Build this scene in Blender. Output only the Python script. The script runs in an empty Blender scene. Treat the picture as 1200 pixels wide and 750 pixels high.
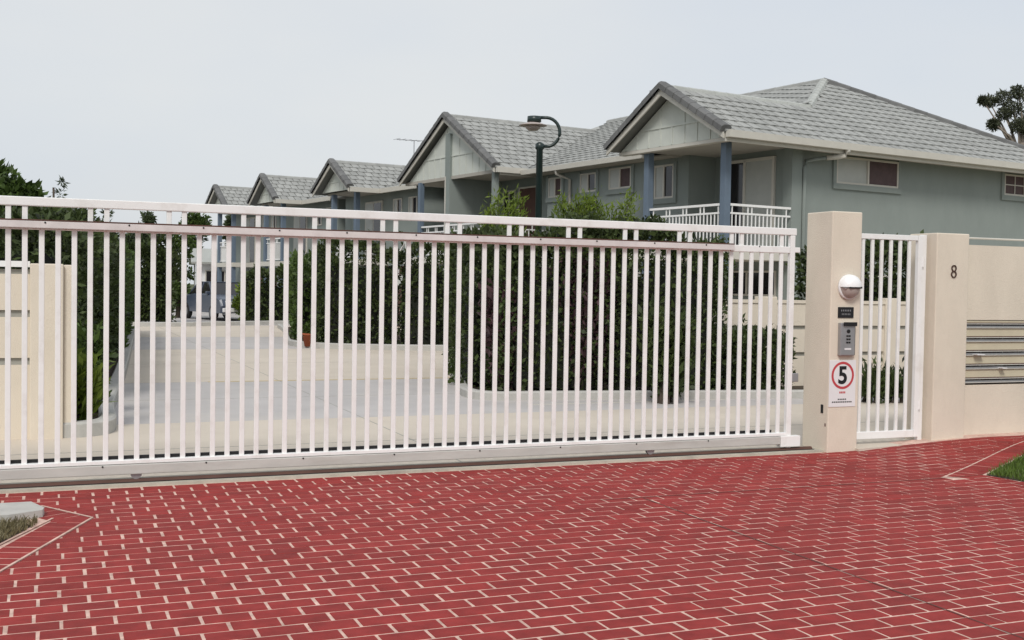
import bpy, bmesh, math, random
import numpy as np
from math import radians, sin, cos, tan, pi, sqrt, atan2
from mathutils import Vector, Matrix

# ------------------------------------------------------------------ camera, world, sun, exposure
S = bpy.context.scene
C = S.collection
EYE = Vector((0, 0, 1.5))
PITCH, ROLL, YAW, FPX = radians(1.74), radians(0.938), radians(22.38), 1320.0
FW = Vector((sin(YAW)*cos(PITCH), cos(YAW)*cos(PITCH), -sin(PITCH)))
RT0 = Vector((cos(YAW), -sin(YAW), 0)); UP0 = RT0.cross(FW)
RT = RT0*cos(ROLL) + UP0*sin(ROLL); UP = UP0*cos(ROLL) - RT0*sin(ROLL)
cd = bpy.data.cameras.new('camera'); cam = bpy.data.objects.new('camera', cd); C.objects.link(cam)
cd.sensor_width = 36; cd.lens = FPX/1200*36; cd.clip_start = 0.05; cd.clip_end = 2000
cam.matrix_world = Matrix.Translation(EYE) @ Matrix((RT, UP, -FW)).transposed().to_4x4()
S.camera = cam

SUN_AZ, SUN_EL = radians(210), radians(44)      # azimuth measured from +Y towards +X; behind the camera, to its left
world = bpy.data.worlds.new('World'); S.world = world; world.use_nodes = True
nt = world.node_tree; nt.nodes.clear()
wo = nt.nodes.new('ShaderNodeOutputWorld'); bg = nt.nodes.new('ShaderNodeBackground')
sk = nt.nodes.new('ShaderNodeTexSky'); sk.sky_type = 'NISHITA'; sk.sun_disc = False
sk.sun_elevation = SUN_EL; sk.sun_rotation = SUN_AZ; sk.air_density = 1.0; sk.dust_density = 4.0; sk.ozone_density = 1.0
tc = nt.nodes.new('ShaderNodeTexCoord'); mp = nt.nodes.new('ShaderNodeMapping'); mp.inputs['Scale'].default_value = (1, 1, 2.5)
nz = nt.nodes.new('ShaderNodeTexNoise'); nz.inputs['Scale'].default_value = 1.3; nz.inputs['Detail'].default_value = 5; nz.inputs['Roughness'].default_value = 0.5
cr = nt.nodes.new('ShaderNodeValToRGB')
cr.color_ramp.elements[0].position = 0.3; cr.color_ramp.elements[0].color = (0.485, 0.535, 0.605, 1)
cr.color_ramp.elements[1].position = 0.7; cr.color_ramp.elements[1].color = (0.60, 0.612, 0.615, 1)
sc = nt.nodes.new('ShaderNodeVectorMath'); sc.operation = 'SCALE'; sc.inputs['Scale'].default_value = 10.0
mx = nt.nodes.new('ShaderNodeMix'); mx.data_type = 'RGBA'; mx.inputs[0].default_value = 0.88
L = nt.links.new
L(tc.outputs['Generated'], mp.inputs['Vector']); L(mp.outputs['Vector'], nz.inputs['Vector']); L(nz.outputs['Fac'], cr.inputs['Fac'])
L(cr.outputs['Color'], sc.inputs[0]); L(sk.outputs['Color'], mx.inputs[6]); L(sc.outputs['Vector'], mx.inputs[7])
L(mx.outputs[2], bg.inputs['Color']); bg.inputs['Strength'].default_value = 0.1; L(bg.outputs['Background'], wo.inputs['Surface'])

sd = bpy.data.lights.new('sun', 'SUN'); sun = bpy.data.objects.new('sun', sd); C.objects.link(sun)
sd.energy = 1.5; sd.angle = radians(15); sd.color = (1.0, 0.97, 0.92)
sdir = Vector((sin(SUN_AZ)*cos(SUN_EL), cos(SUN_AZ)*cos(SUN_EL), sin(SUN_EL)))
sun.rotation_euler = sdir.to_track_quat('Z', 'Y').to_euler()
sun.location = (-6, -10, 14)
S.view_settings.view_transform = 'Standard'; S.view_settings.look = 'None'
S.view_settings.exposure = 0.42; S.view_settings.gamma = 1.0; S.view_settings.use_curve_mapping = False
S.render.engine = 'CYCLES'

# ------------------------------------------------------------------ helpers
rng = np.random.default_rng(7); random.seed(7)
def ray(x, y): return RT*((x-600)/FPX) - UP*((y-375)/FPX) + FW
def on_ground(x, y, z=0.0):
    d = ray(x, y); return EYE + d*((z-EYE.z)/d.z)
def at_depth(x, y, D): return EYE + ray(x, y)*D
def smooth(t): t = max(0.0, min(1.0, t)); return t*t*(3-2*t)
def gz(x, y):                                   # the paving lifts a little towards the wall on the right
    return 0.075*smooth((x-6.6)/2.2)*smooth((y-5.0)/3.0)

def node_mat(name):
    m = bpy.data.materials.new(name); m.use_nodes = True
    n = m.node_tree; b = n.nodes['Principled BSDF']
    return m, n, b
def mat(name, col, rough=0.6, var=0.12, scale=3.0, bump=0.0, bscale=60.0, spec=0.35, dirt=None, dscale=1.2, per=0.0, metal=0.0, stretch=(1, 1, 1)):
    m, n, b = node_mat(name)
    tcn = n.nodes.new('ShaderNodeTexCoord'); geo = n.nodes.new('ShaderNodeNewGeometry')
    mpn = n.nodes.new('ShaderNodeMapping'); mpn.inputs['Scale'].default_value = stretch
    n.links.new(geo.outputs['Position'], mpn.inputs['Vector'])
    nn = n.nodes.new('ShaderNodeTexNoise'); nn.inputs['Scale'].default_value = scale; nn.inputs['Detail'].default_value = 6; nn.inputs['Roughness'].default_value = 0.65
    n.links.new(mpn.outputs['Vector'], nn.inputs['Vector'])
    r = n.nodes.new('ShaderNodeValToRGB'); r.color_ramp.elements[0].position = 0.3; r.color_ramp.elements[1].position = 0.7
    r.color_ramp.elements[0].color = tuple(c*(1-var) for c in col)+(1,); r.color_ramp.elements[1].color = tuple(min(1, c*(1+var)) for c in col)+(1,)
    n.links.new(nn.outputs['Fac'], r.inputs['Fac']); out = r.outputs['Color']
    if dirt:
        n2 = n.nodes.new('ShaderNodeTexNoise'); n2.inputs['Scale'].default_value = dscale; n2.inputs['Detail'].default_value = 8; n2.inputs['Roughness'].default_value = 0.7
        n.links.new(mpn.outputs['Vector'], n2.inputs['Vector'])
        r2 = n.nodes.new('ShaderNodeValToRGB'); r2.color_ramp.elements[0].position = 0.5; r2.color_ramp.elements[1].position = 0.78
        r2.color_ramp.elements[0].color = (0, 0, 0, 1); r2.color_ramp.elements[1].color = (0.7, 0.7, 0.7, 1)
        n.links.new(n2.outputs['Fac'], r2.inputs['Fac'])
        mxx = n.nodes.new('ShaderNodeMix'); mxx.data_type = 'RGBA'
        n.links.new(r2.outputs['Color'], mxx.inputs[0]); n.links.new(out, mxx.inputs[6]); mxx.inputs[7].default_value = tuple(dirt)+(1,); out = mxx.outputs[2]
    if per:
        oi = n.nodes.new('ShaderNodeObjectInfo'); ad = n.nodes.new('ShaderNodeMath'); ad.operation = 'ADD'
        fr = n.nodes.new('ShaderNodeMath'); fr.operation = 'FRACT'
        n.links.new(oi.outputs['Random'], ad.inputs[0]); n.links.new(geo.outputs['Random Per Island'], ad.inputs[1]); n.links.new(ad.outputs[0], fr.inputs[0])
        mr = n.nodes.new('ShaderNodeMapRange'); mr.inputs['To Min'].default_value = 1-per; mr.inputs['To Max'].default_value = 1+per
        n.links.new(fr.outputs[0], mr.inputs['Value'])
        hs = n.nodes.new('ShaderNodeHueSaturation'); n.links.new(mr.outputs['Result'], hs.inputs['Value']); n.links.new(out, hs.inputs['Color']); out = hs.outputs['Color']
    n.links.new(out, b.inputs['Base Color'])
    b.inputs['Roughness'].default_value = rough; b.inputs['Specular IOR Level'].default_value = spec; b.inputs['Metallic'].default_value = metal
    if bump:
        n3 = n.nodes.new('ShaderNodeTexNoise'); n3.inputs['Scale'].default_value = bscale; n3.inputs['Detail'].default_value = 4
        n.links.new(geo.outputs['Position'], n3.inputs['Vector'])
        bp = n.nodes.new('ShaderNodeBump'); bp.inputs['Strength'].default_value = bump; bp.inputs['Distance'].default_value = 0.01
        n.links.new(n3.outputs['Fac'], bp.inputs['Height']); n.links.new(bp.outputs['Normal'], b.inputs['Normal'])
    return m
def leaf_mat(name, c0, c1, rough=0.5, trans=0.25):
    m, n, b = node_mat(name)
    geo = n.nodes.new('ShaderNodeNewGeometry')
    nn = n.nodes.new('ShaderNodeTexNoise'); nn.inputs['Scale'].default_value = 2.2; nn.inputs['Detail'].default_value = 4
    n.links.new(geo.outputs['Position'], nn.inputs['Vector'])
    ad = n.nodes.new('ShaderNodeMath'); ad.operation = 'MULTIPLY_ADD'; ad.inputs[1].default_value = 0.6
    n.links.new(geo.outputs['Random Per Island'], ad.inputs[0]); n.links.new(nn.outputs['Fac'], ad.inputs[2])
    r = n.nodes.new('ShaderNodeValToRGB'); r.color_ramp.elements[0].position = 0.35; r.color_ramp.elements[1].position = 1.1
    r.color_ramp.elements[0].color = tuple(c0)+(1,); r.color_ramp.elements[1].color = tuple(c1)+(1,)
    n.links.new(ad.outputs[0], r.inputs['Fac']); n.links.new(r.outputs['Color'], b.inputs['Base Color'])
    b.inputs['Roughness'].default_value = rough; b.inputs['Specular IOR Level'].default_value = 0.3
    tr = n.nodes.new('ShaderNodeBsdfTranslucent'); n.links.new(r.outputs['Color'], tr.inputs['Color'])
    ms = n.nodes.new('ShaderNodeMixShader'); ms.inputs[0].default_value = trans
    o = n.nodes['Material Output']; n.links.new(b.outputs[0], ms.inputs[1]); n.links.new(tr.outputs[0], ms.inputs[2]); n.links.new(ms.outputs[0], o.inputs['Surface'])
    return m
def glass_mat(name, col, rough=0.08):
    m, n, b = node_mat(name)
    b.inputs['Base Color'].default_value = tuple(col)+(1,); b.inputs['Roughness'].default_value = rough; b.inputs['Specular IOR Level'].default_value = 0.6
    return m

M = {}
M['brick'] = mat('brick_red', (0.268, 0.030, 0.027), 0.7, 0.22, 7, 0.25, 120, 0.2, dirt=(0.18, 0.030, 0.026), dscale=0.9, per=0.11)
M['mortar'] = mat('mortar_pale', (0.62, 0.43, 0.36), 0.85, 0.3, 14, 0.1, 150, 0.15, dirt=(0.34, 0.16, 0.125), dscale=3)
M['concrete'] = mat('concrete_beige', (0.60, 0.53, 0.445), 0.8, 0.08, 1.2, 0.15, 90, 0.25, dirt=(0.49, 0.445, 0.385), dscale=0.6)
M['concrete_grey'] = mat('concrete_grey', (0.48, 0.455, 0.44), 0.8, 0.09, 1.0, 0.15, 90, 0.25, dirt=(0.56, 0.51, 0.45), dscale=0.45)
M['kerb'] = mat('kerb_concrete', (0.46, 0.45, 0.42), 0.8, 0.14, 5, 0.25, 70, 0.2, dirt=(0.28, 0.26, 0.22), dscale=2.5)
M['track'] = mat('track_concrete', (0.46, 0.43, 0.36), 0.85, 0.14, 6, 0.3, 60, 0.2, dirt=(0.20, 0.185, 0.16), dscale=2.2)
M['white'] = mat('white_powdercoat', (0.82, 0.815, 0.80), 0.42, 0.03, 2.5, 0, 0, 0.45, dirt=(0.60, 0.57, 0.53), dscale=5)
M['pinkrail'] = mat('faded_pink_channel', (0.66, 0.615, 0.60), 0.55, 0.08, 6, 0, 0, 0.3, dirt=(0.50, 0.45, 0.435), dscale=4)
M['beam'] = mat('grimy_beam', (0.49, 0.48, 0.45), 0.55, 0.10, 5, 0, 0, 0.3, dirt=(0.36, 0.335, 0.29), dscale=3, stretch=(0.5, 1, 2))
M['cream'] = mat('cream_render', (0.69, 0.615, 0.51), 0.85, 0.05, 2.2, 0.45, 110, 0.2, dirt=(0.60, 0.53, 0.435), dscale=1.6, stretch=(1.3, 1.3, 0.6))
M['green_wall'] = mat('grey_green_render', (0.242, 0.272, 0.255), 0.8, 0.05, 1.5, 0.2, 90, 0.2, dirt=(0.215, 0.243, 0.227), stretch=(1.2, 1.2, 0.5), dscale=0.8)
M['pale_green'] = mat('pale_green_board', (0.56, 0.58, 0.53), 0.7, 0.05, 3, 0, 0, 0.3)
M['trim'] = mat('cream_trim', (0.56, 0.535, 0.475), 0.55, 0.05, 3, 0, 0, 0.35)
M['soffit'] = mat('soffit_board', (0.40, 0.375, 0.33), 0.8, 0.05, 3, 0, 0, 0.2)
M['post_blue'] = mat('blue_grey_post', (0.125, 0.165, 0.215), 0.6, 0.06, 5, 0, 0, 0.35)
M['tile'] = mat('roof_tile_grey', (0.335, 0.338, 0.322), 0.85, 0.08, 5, 0.2, 60, 0.15, dirt=(0.285, 0.288, 0.272), dscale=1.6, per=0.10)
M['cap'] = mat('ridge_cap_grey', (0.15, 0.15, 0.148), 0.8, 0.15, 6, 0.2, 60, 0.2, per=0.12)
M['deckgrey'] = mat('roof_deck', (0.17, 0.175, 0.165), 0.9, 0.1, 6)
M['hipcap'] = mat('hip_cap_pale', (0.40, 0.41, 0.385), 0.8, 0.1, 6, 0.2, 60, 0.2, per=0.08)
M['glass'] = glass_mat('window_glass', (0.018, 0.016, 0.018))
M['curtain'] = mat('red_brown_curtain', (0.075, 0.042, 0.042), 0.6, 0.2, 8, 0, 0, 0.5)
M['blind'] = mat('pale_blind', (0.42, 0.43, 0.40), 0.45, 0.06, 4, 0, 0, 0.5)
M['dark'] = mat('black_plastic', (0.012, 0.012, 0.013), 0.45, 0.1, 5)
M['darkmetal'] = mat('dark_green_metal', (0.014, 0.028, 0.026), 0.35, 0.1, 5, spec=0.5)
M['steel'] = mat('dull_steel', (0.36, 0.36, 0.37), 0.35, 0.08, 6, metal=0.6)
M['aluminium'] = mat('aluminium_trim', (0.62, 0.60, 0.55), 0.4, 0.06, 6, metal=0.3)
M['olive'] = mat('olive_beige_flap', (0.55, 0.49, 0.36), 0.6, 0.06, 5)
M['soil'] = mat('garden_soil', (0.055, 0.04, 0.028), 0.95, 0.3, 9, 0.5, 40)
M['grass_ground'] = mat('grass_ground', (0.075, 0.085, 0.035), 0.95, 0.3, 5, 0.4, 60, dirt=(0.10, 0.085, 0.045), dscale=2)
M['bark'] = mat('bark', (0.07, 0.055, 0.042), 0.9, 0.25, 9, 0.4, 30)
M['palebark'] = mat('pale_bark', (0.20, 0.17, 0.14), 0.9, 0.25, 6, 0.3, 30)
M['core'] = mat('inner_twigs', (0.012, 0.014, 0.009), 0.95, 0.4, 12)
M['signwhite'] = mat('sign_white', (0.74, 0.73, 0.73), 0.4, 0.02, 4)
M['signred'] = mat('sign_red', (0.50, 0.06, 0.07), 0.45, 0.05, 4)
M['signblack'] = mat('sign_black', (0.012, 0.012, 0.014), 0.45, 0.05, 4)
M['numberbrown'] = mat('number_brown', (0.06, 0.03, 0.022), 0.45, 0.1, 6)
M['lampwhite'] = mat('lamp_white', (0.82, 0.82, 0.82), 0.3, 0.02, 4, spec=0.5)
M['lampglass'] = mat('lamp_diffuser', (0.42, 0.36, 0.33), 0.35, 0.05, 4, spec=0.5)
M['carpaint'] = mat('car_paint_blue', (0.06, 0.075, 0.11), 0.25, 0.04, 2, spec=0.6)
M['rubber'] = mat('tyre_rubber', (0.015, 0.015, 0.015), 0.8, 0.1, 6)
M['brown'] = mat('brown_panel', (0.10, 0.05, 0.038), 0.7, 0.15, 4)
M['yellow'] = mat('line_yellow', (0.48, 0.38, 0.20), 0.7, 0.12, 6)
M['terracotta'] = mat('terracotta', (0.33, 0.09, 0.04), 0.8, 0.15, 8)
M['leaf_dark'] = leaf_mat('leaf_dark', (0.010, 0.015, 0.007), (0.075, 0.105, 0.032))
M['leaf_mid'] = leaf_mat('leaf_mid', (0.018, 0.032, 0.008), (0.085, 0.135, 0.03))
M['leaf_bright'] = leaf_mat('leaf_bright', (0.045, 0.075, 0.010), (0.20, 0.27, 0.04), trans=0.35)
M['leaf_plum'] = leaf_mat('leaf_plum', (0.020, 0.010, 0.012), (0.10, 0.055, 0.06))
M['slot_grey'] = mat('slot_grey', (0.33, 0.325, 0.29), 0.8, 0.1, 4)
M['leaf_gum'] = leaf_mat('leaf_gum', (0.030, 0.036, 0.022), (0.10, 0.11, 0.065))
M['leaf_far'] = leaf_mat('leaf_far', (0.022, 0.032, 0.016), (0.070, 0.095, 0.040))
M['grassblade'] = leaf_mat('grass_blade', (0.05, 0.08, 0.015), (0.13, 0.20, 0.035), trans=0.2)
M['grassdry'] = leaf_mat('grass_dry', (0.09, 0.075, 0.035), (0.20, 0.17, 0.09), trans=0.2)

class MB:
    def __init__(s): s.v = []; s.f = []
    def add(s, vs, fs):
        o = len(s.v); s.v += [tuple(p) for p in vs]; s.f += [tuple(i+o for i in f) for f in fs]; return s
    def box(s, x0, x1, y0, y1, z0, z1):
        return s.add([(x0,y0,z0),(x1,y0,z0),(x1,y1,z0),(x0,y1,z0),(x0,y0,z1),(x1,y0,z1),(x1,y1,z1),(x0,y1,z1)],
                     [(0,3,2,1),(4,5,6,7),(0,1,5,4),(1,2,6,5),(2,3,7,6),(3,0,4,7)])
    def cbox(s, x0, x1, y0, y1, z0, z1, c=0.006):          # box with chamfered edges
        bm = bmesh.new(); bmesh.ops.create_cube(bm, size=1)
        for v in bm.verts: v.co = Vector(((x0+x1)/2+v.co.x*(x1-x0), (y0+y1)/2+v.co.y*(y1-y0), (z0+z1)/2+v.co.z*(z1-z0)))
        bmesh.ops.bevel(bm, geom=bm.edges[:], offset=c, segments=2, affect='EDGES', profile=0.5)
        bm.verts.index_update(); s.add([v.co[:] for v in bm.verts], [[v.index for v in f.verts] for f in bm.faces]); bm.free(); return s
    def prism(s, poly, axis, a, b):                        # polygon (2D) extruded along an axis from a to b
        n = len(poly)
        def pt(p, k): return {'x': (k, p[0], p[1]), 'y': (p[0], k, p[1]), 'z': (p[0], p[1], k)}[axis]
        return s.add([pt(p, a) for p in poly]+[pt(p, b) for p in poly], [tuple(range(n))[::-1], tuple(range(n, 2*n))]+[(i, (i+1) % n, n+(i+1) % n, n+i) for i in range(n)])
    def slab(s, pts, t):                                   # polygon in space thickened downwards by t
        n = len(pts); P = [Vector(p) for p in pts]; N = (P[1]-P[0]).cross(P[2]-P[0]).normalized()
        if N.z < 0: N = -N
        return s.add([p[:] for p in P]+[(p-N*t)[:] for p in P], [tuple(range(n)), tuple(range(n, 2*n))[::-1]]+[(i, n+i, n+(i+1) % n, (i+1) % n) for i in range(n)])
    def tube(s, pts, r, n=8, r1=None):
        pts = [Vector(p) for p in pts]; m = len(pts); rings = []
        for i, p in enumerate(pts):
            t = (pts[min(i+1, m-1)]-pts[max(i-1, 0)]).normalized()
            a = t.cross(Vector((0, 0, 1)) if abs(t.z) < 0.95 else Vector((1, 0, 0))).normalized(); b = t.cross(a)
            rr = r if r1 is None else r+(r1-r)*i/(m-1)
            rings.append([(p+(a*cos(2*pi*k/n)+b*sin(2*pi*k/n))*rr)[:] for k in range(n)])
        vs = [q for rg in rings for q in rg]
        fs = [(i*n+k, i*n+(k+1) % n, (i+1)*n+(k+1) % n, (i+1)*n+k) for i in range(m-1) for k in range(n)]
        fs += [tuple(range(n))[::-1], tuple(range((m-1)*n, m*n))]
        return s.add(vs, fs)
    def lathe(s, prof, c=(0, 0, 0), n=20, axis='z'):
        vs = []; m = len(prof)
        for r, z in prof:
            for k in range(n):
                a = 2*pi*k/n; p = (r*cos(a), r*sin(a), z)
                if axis == 'y': p = (p[0], z, p[1])
                if axis == 'x': p = (z, p[0], p[1])
                vs.append((c[0]+p[0], c[1]+p[1], c[2]+p[2]))
        fs = [(i*n+k, i*n+(k+1) % n, (i+1)*n+(k+1) % n, (i+1)*n+k) for i in range(m-1) for k in range(n)]
        fs += [tuple(range(n)), tuple(range((m-1)*n, m*n))]
        return s.add(vs, fs)
    def xf(s, mtx): s.v = [tuple(mtx @ Vector(p)) for p in s.v]; return s
    def mesh(s, name, m, smooth_=False):
        me = bpy.data.meshes.new(name); me.from_pydata(s.v, [], s.f); me.update()
        bm = bmesh.new(); bm.from_mesh(me); bmesh.ops.recalc_face_normals(bm, faces=bm.faces[:]); bm.to_mesh(me); bm.free()
        me.materials.append(M[m] if isinstance(m, str) else m)
        if smooth_: me.polygons.foreach_set('use_smooth', [True]*len(me.polygons))
        return me
    def build(s, name, m, parent=None, smooth_=False, **tags):
        return link(name, s.mesh(name, m, smooth_), parent, **tags)
def link(name, me, parent=None, **tags):
    o = bpy.data.objects.new(name, me); C.objects.link(o)
    if parent is not None: o.parent = parent
    for k, v in tags.items():
        if v is not None: o[k] = v
    return o
def thing(name, label, cat, loc=(0, 0, 0), rz=0.0, group=None):
    o = bpy.data.objects.new(name, None); C.objects.link(o); o.empty_display_size = 0.2
    o.location = loc; o.rotation_euler = (0, 0, rz); o['label'] = label; o['category'] = cat
    if group: o['group'] = group
    return o
def box(name, m, parent, *a, **t): return MB().box(*a).build(name, m, parent, **t)
def cbox(name, m, parent, *a, c=0.006, **t): return MB().cbox(*a, c=c).build(name, m, parent, **t)

def quads_mesh(name, V, m):                                 # V: (n,4,3) array of quads
    n = len(V); me = bpy.data.meshes.new(name)
    me.vertices.add(4*n); me.vertices.foreach_set('co', np.ascontiguousarray(V, dtype=np.float32).ravel())
    me.loops.add(4*n); me.loops.foreach_set('vertex_index', np.arange(4*n, dtype=np.int32))
    me.polygons.add(n); me.polygons.foreach_set('loop_start', np.arange(0, 4*n, 4, dtype=np.int32)); me.polygons.foreach_set('loop_total', np.full(n, 4, dtype=np.int32))
    me.update(calc_edges=True); me.materials.append(M[m]); return me
def leaf_quads(P, size, aspect=0.45, up=0.3, out=None, jitter=0.35):
    n = len(P); d = rng.normal(size=(n, 3)); d[:, 2] += up
    if out is not None: d += out*0.8
    d /= np.linalg.norm(d, axis=1)[:, None]
    e = np.cross(d, rng.normal(size=(n, 3))); e /= np.linalg.norm(e, axis=1)[:, None]+1e-9
    s = size*(1+jitter*rng.normal(size=(n, 1))).clip(0.4, 2)
    mid = P+d*s*0.45
    return np.stack([P, mid+e*s*aspect*0.5, P+d*s, mid-e*s*aspect*0.5], 1)
def clump_points(centers, radii, n):
    k = rng.integers(0, len(centers), n); d = rng.normal(size=(n, 3)); d /= np.linalg.norm(d, axis=1)[:, None]
    rr = rng.random((n, 1))**0.4
    return np.asarray(centers)[k]+d*rr*np.asarray(radii)[k][:, None]*np.array([1, 1, 0.85]), d

# ------------------------------------------------------------------ ground, paving, driveway
def sheet(name, m, poly, z, t=0.0, kind='structure', parent=None, **tags):
    b = MB(); n = len(poly)
    if t: b.prism(poly, 'z', z-t, z)
    else: b.add([(x, y, z) for x, y in poly], [tuple(range(n))])
    return b.build(name, m, parent, kind=kind if parent is None else None, **tags)
sheet('ground', 'grass_ground', [(-300, -60), (300, -60), (300, 500), (-300, 500)], -0.10)

GY = 8.664                                                # plane of the sliding gate
# red stencilled paving: mortar bed as a grid sheet that follows gz(), bricks on it
def grid_sheet(name, m, x0, x1, y0, y1, nx, ny, dz, parent=None, kind=None):
    vs = [(x0+(x1-x0)*i/nx, y0+(y1-y0)*j/ny, gz(x0+(x1-x0)*i/nx, y0+(y1-y0)*j/ny)+dz) for j in range(ny+1) for i in range(nx+1)]
    fs = [(j*(nx+1)+i, j*(nx+1)+i+1, (j+1)*(nx+1)+i+1, (j+1)*(nx+1)+i) for j in range(ny) for i in range(nx)]
    return MB().add(vs, fs).build(name, m, parent, kind=kind)
paving = grid_sheet('brick_paving', 'mortar', -3.0, 13.0, 2.6, 8.74, 64, 26, -0.0023, kind='structure')
A1, A2 = Vector((-0.36, 6.62)), Vector((0.03, 7.55))      # edge of the lawn on the left
B1, B2 = Vector((-0.50, 5.55)), Vector((0.26, 7.50))      # outer line of the soldier course
C2 = Vector((-0.04, 7.99))                                # where the border turns behind the kerb
LR0, LR1, LR2 = Vector((7.13, 7.03)), Vector((8.09, 7.54)), Vector((7.35, 5.6))   # lawn on the right
lr = (LR1-LR0).normalized(); lrn = Vector((-lr.y, lr.x)); R0, R1 = LR0+lrn*0.245-lr*0.25, LR0+lrn*0.245+lr*4
def side(p, a, b): return (b.x-a.x)*(p.y-a.y)-(b.y-a.y)*(p.x-a.x)
def zone(p):                                              # 1 ordinary bond, 0 none
    if side(p, B1, B2) > 0 and p.y <= B2.y: return 0      # left of the border line
    if p.y > B2.y and p.x < B2.x and side(p, B2, C2) > 0 and p.y < C2.y: return 0
    if p.y >= C2.y and p.x < -9: return 0
    if p.x > R0.x-0.1 and p.y < 8.5 and abs((p-R0).dot(lrn)+0.12) < 0.12 and (p-R0).dot(lr) > -0.02: return 0
    if side(p, LR0, LR0+lr) < 0 and side(p, LR0, LR2) > 0: return 0
    return 1
BL, BW, J = 0.222, 0.130, 0.0145
def brick_mesh(l, w, h=0.0005):
    a, b, e = l/2, w/2, 0.0025
    return MB().add([(-a,-b,-0.004),(a,-b,-0.004),(a,b,-0.004),(-a,b,-0.004),(-a+e,-b+e,h),(a-e,-b+e,h),(a-e,b-e,h),(-a+e,b-e,h)],
                    [(4,5,6,7),(0,1,5,4),(1,2,6,5),(2,3,7,6),(3,0,4,7)])
bricks = []; cuts = []
hx, hy = (BL-J)/2, (BW-J)/2
def clip(P, a, b, sg_):                                   # half-plane clip of a polygon, kept a joint's width away from the line
    d = (b-a).normalized(); n_ = Vector((-d.y, d.x))*sg_; out = []
    f = lambda p: (p-a).dot(n_)-0.012
    for k in range(len(P)):
        p, q_ = P[k], P[(k+1) % len(P)]; fp, fq = f(p), f(q_)
        if fp >= 0: out.append(p)
        if fp*fq < 0: out.append(p+(q_-p)*(fp/(fp-fq)))
    return out
j = 0; y = 3.0
while y < 8.50:
    x = -2.6 + (BL/2 if j % 2 else 0) + 0.012*sin(j*1.7)
    while x < 12.5:
        if zone(Vector((x, y))) and zone(Vector((x-0.07, y))) and zone(Vector((x+0.07, y))) and all(zone(Vector((x+q_, y+r_))) for q_ in (-0.1, 0.1) for r_ in (-0.055, 0.055)): bricks.append((x, y, 0.0, 0))
        else:                                             # cut brick against a border
            poly = [Vector((x-hx, y-hy)), Vector((x+hx, y-hy)), Vector((x+hx, y+hy)), Vector((x-hx, y+hy))]
            if x < 3:
                poly = clip(poly, B1, B2, -1) if y < B2.y else (clip(poly, B2, C2, -1) if y < C2.y else poly)
            elif (Vector((x, y))-R0).dot(lrn) > -0.12: poly = clip(poly, R0, R1, 1)
            elif side(Vector((x, y)), LR0, LR2) < 0.05: poly = clip(poly, LR0, LR2, -1)
            else: poly = []
            if len(poly) > 2: cuts.append(poly)
        x += BL
    y += BW; j += 1
# soldier courses beside both lawns
def soldier(a, b, w, inner):
    d = (b-a); n = int(d.length/0.13); d.normalize(); nn = Vector((-d.y, d.x))*inner
    for k in range(n):
        p = a+d*(0.065+k*0.13)+nn*(w/2); bricks.append((p.x, p.y, atan2(d.y, d.x)+pi/2, 0))
soldier(B1, B2, 0.22, 1); soldier(B2, C2, 0.22, 1); soldier(C2+Vector((-0.02, -0.1)), Vector((-2.5, 8.02)), 0.22, 1)
soldier(R0, R1, 0.22, -1)
jit = rng.normal(size=(len(bricks), 3))
def pix(p):
    d = Vector(p)-EYE; z = d.dot(FW); return 600+FPX*d.dot(RT)/z, 375-FPX*d.dot(UP)/z, z
vis = []
for i, bk in enumerate(bricks):
    px, py, z = pix((bk[0], bk[1], 0)); inside = 8 < px < 1192 and py < 743 and z > 0
    vis.append((0 if inside else 1, z, i))
own = set(i for _, _, i in sorted(vis)[:300])
bm1 = brick_mesh(BL-J, BW-J); bme = bm1.mesh('brick', 'brick'); rest = MB()
for i, (x, y, a, _) in enumerate(bricks):
    z = gz(x, y)+0.0006*jit[i, 2]; ang = a+0.006*jit[i, 0]
    slope = Matrix.Identity(4)
    gx = (gz(x+0.05, y)-gz(x-0.05, y))/0.1; gy = (gz(x, y+0.05)-gz(x, y-0.05))/0.1
    mt = Matrix.Translation((x+0.001*jit[i, 1], y, z)) @ Matrix.Rotation(gy, 4, 'X') @ Matrix.Rotation(-gx, 4, 'Y') @ Matrix.Rotation(ang, 4, 'Z')
    if i in own:
        o = link('brick', bme, paving); o.matrix_local = mt
    else:
        rest.add([(mt @ Vector(v))[:] for v in bm1.v], bm1.f)
for P in cuts:
    n = len(P); rest.add([(p.x, p.y, gz(p.x, p.y)-0.004) for p in P]+[(p.x, p.y, gz(p.x, p.y)+0.0005) for p in P], [tuple(range(n, 2*n))]+[(k, (k+1) % n, n+(k+1) % n, n+k) for k in range(n)])
rest.build('bricks_in_the_distance', 'brick', paving, kind='stuff')
# saw-cut control joints
cj = MB()
def strip(b, p, q, w, dz):
    p, q = Vector(p), Vector(q); d = (q-p).normalized(); n = Vector((-d.y, d.x))*w/2; k = 12
    for i in range(k):
        a, c = p+(q-p)*(i/k), p+(q-p)*((i+1)/k)
        b.add([(a.x-n.x, a.y-n.y, gz(a.x, a.y)+dz), (c.x-n.x, c.y-n.y, gz(c.x, c.y)+dz), (c.x+n.x, c.y+n.y, gz(c.x, c.y)+dz), (a.x+n.x, a.y+n.y, gz(a.x, a.y)+dz)], [(0, 1, 2, 3)])
strip(cj, (3.93, 3.0), (3.93, 7.03), 0.009, 0.0035); strip(cj, (3.6, 7.05), (7.12, 7.05), 0.010, 0.0040)
cj.build('control_joint', 'brown', paving)
lines = MB()
for a, b in ((B1, B2), (A1, A2), (B2, C2)): strip(lines, a, b, 0.016, 0.0045)
lines.build('border_line', 'mortar', paving)

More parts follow.
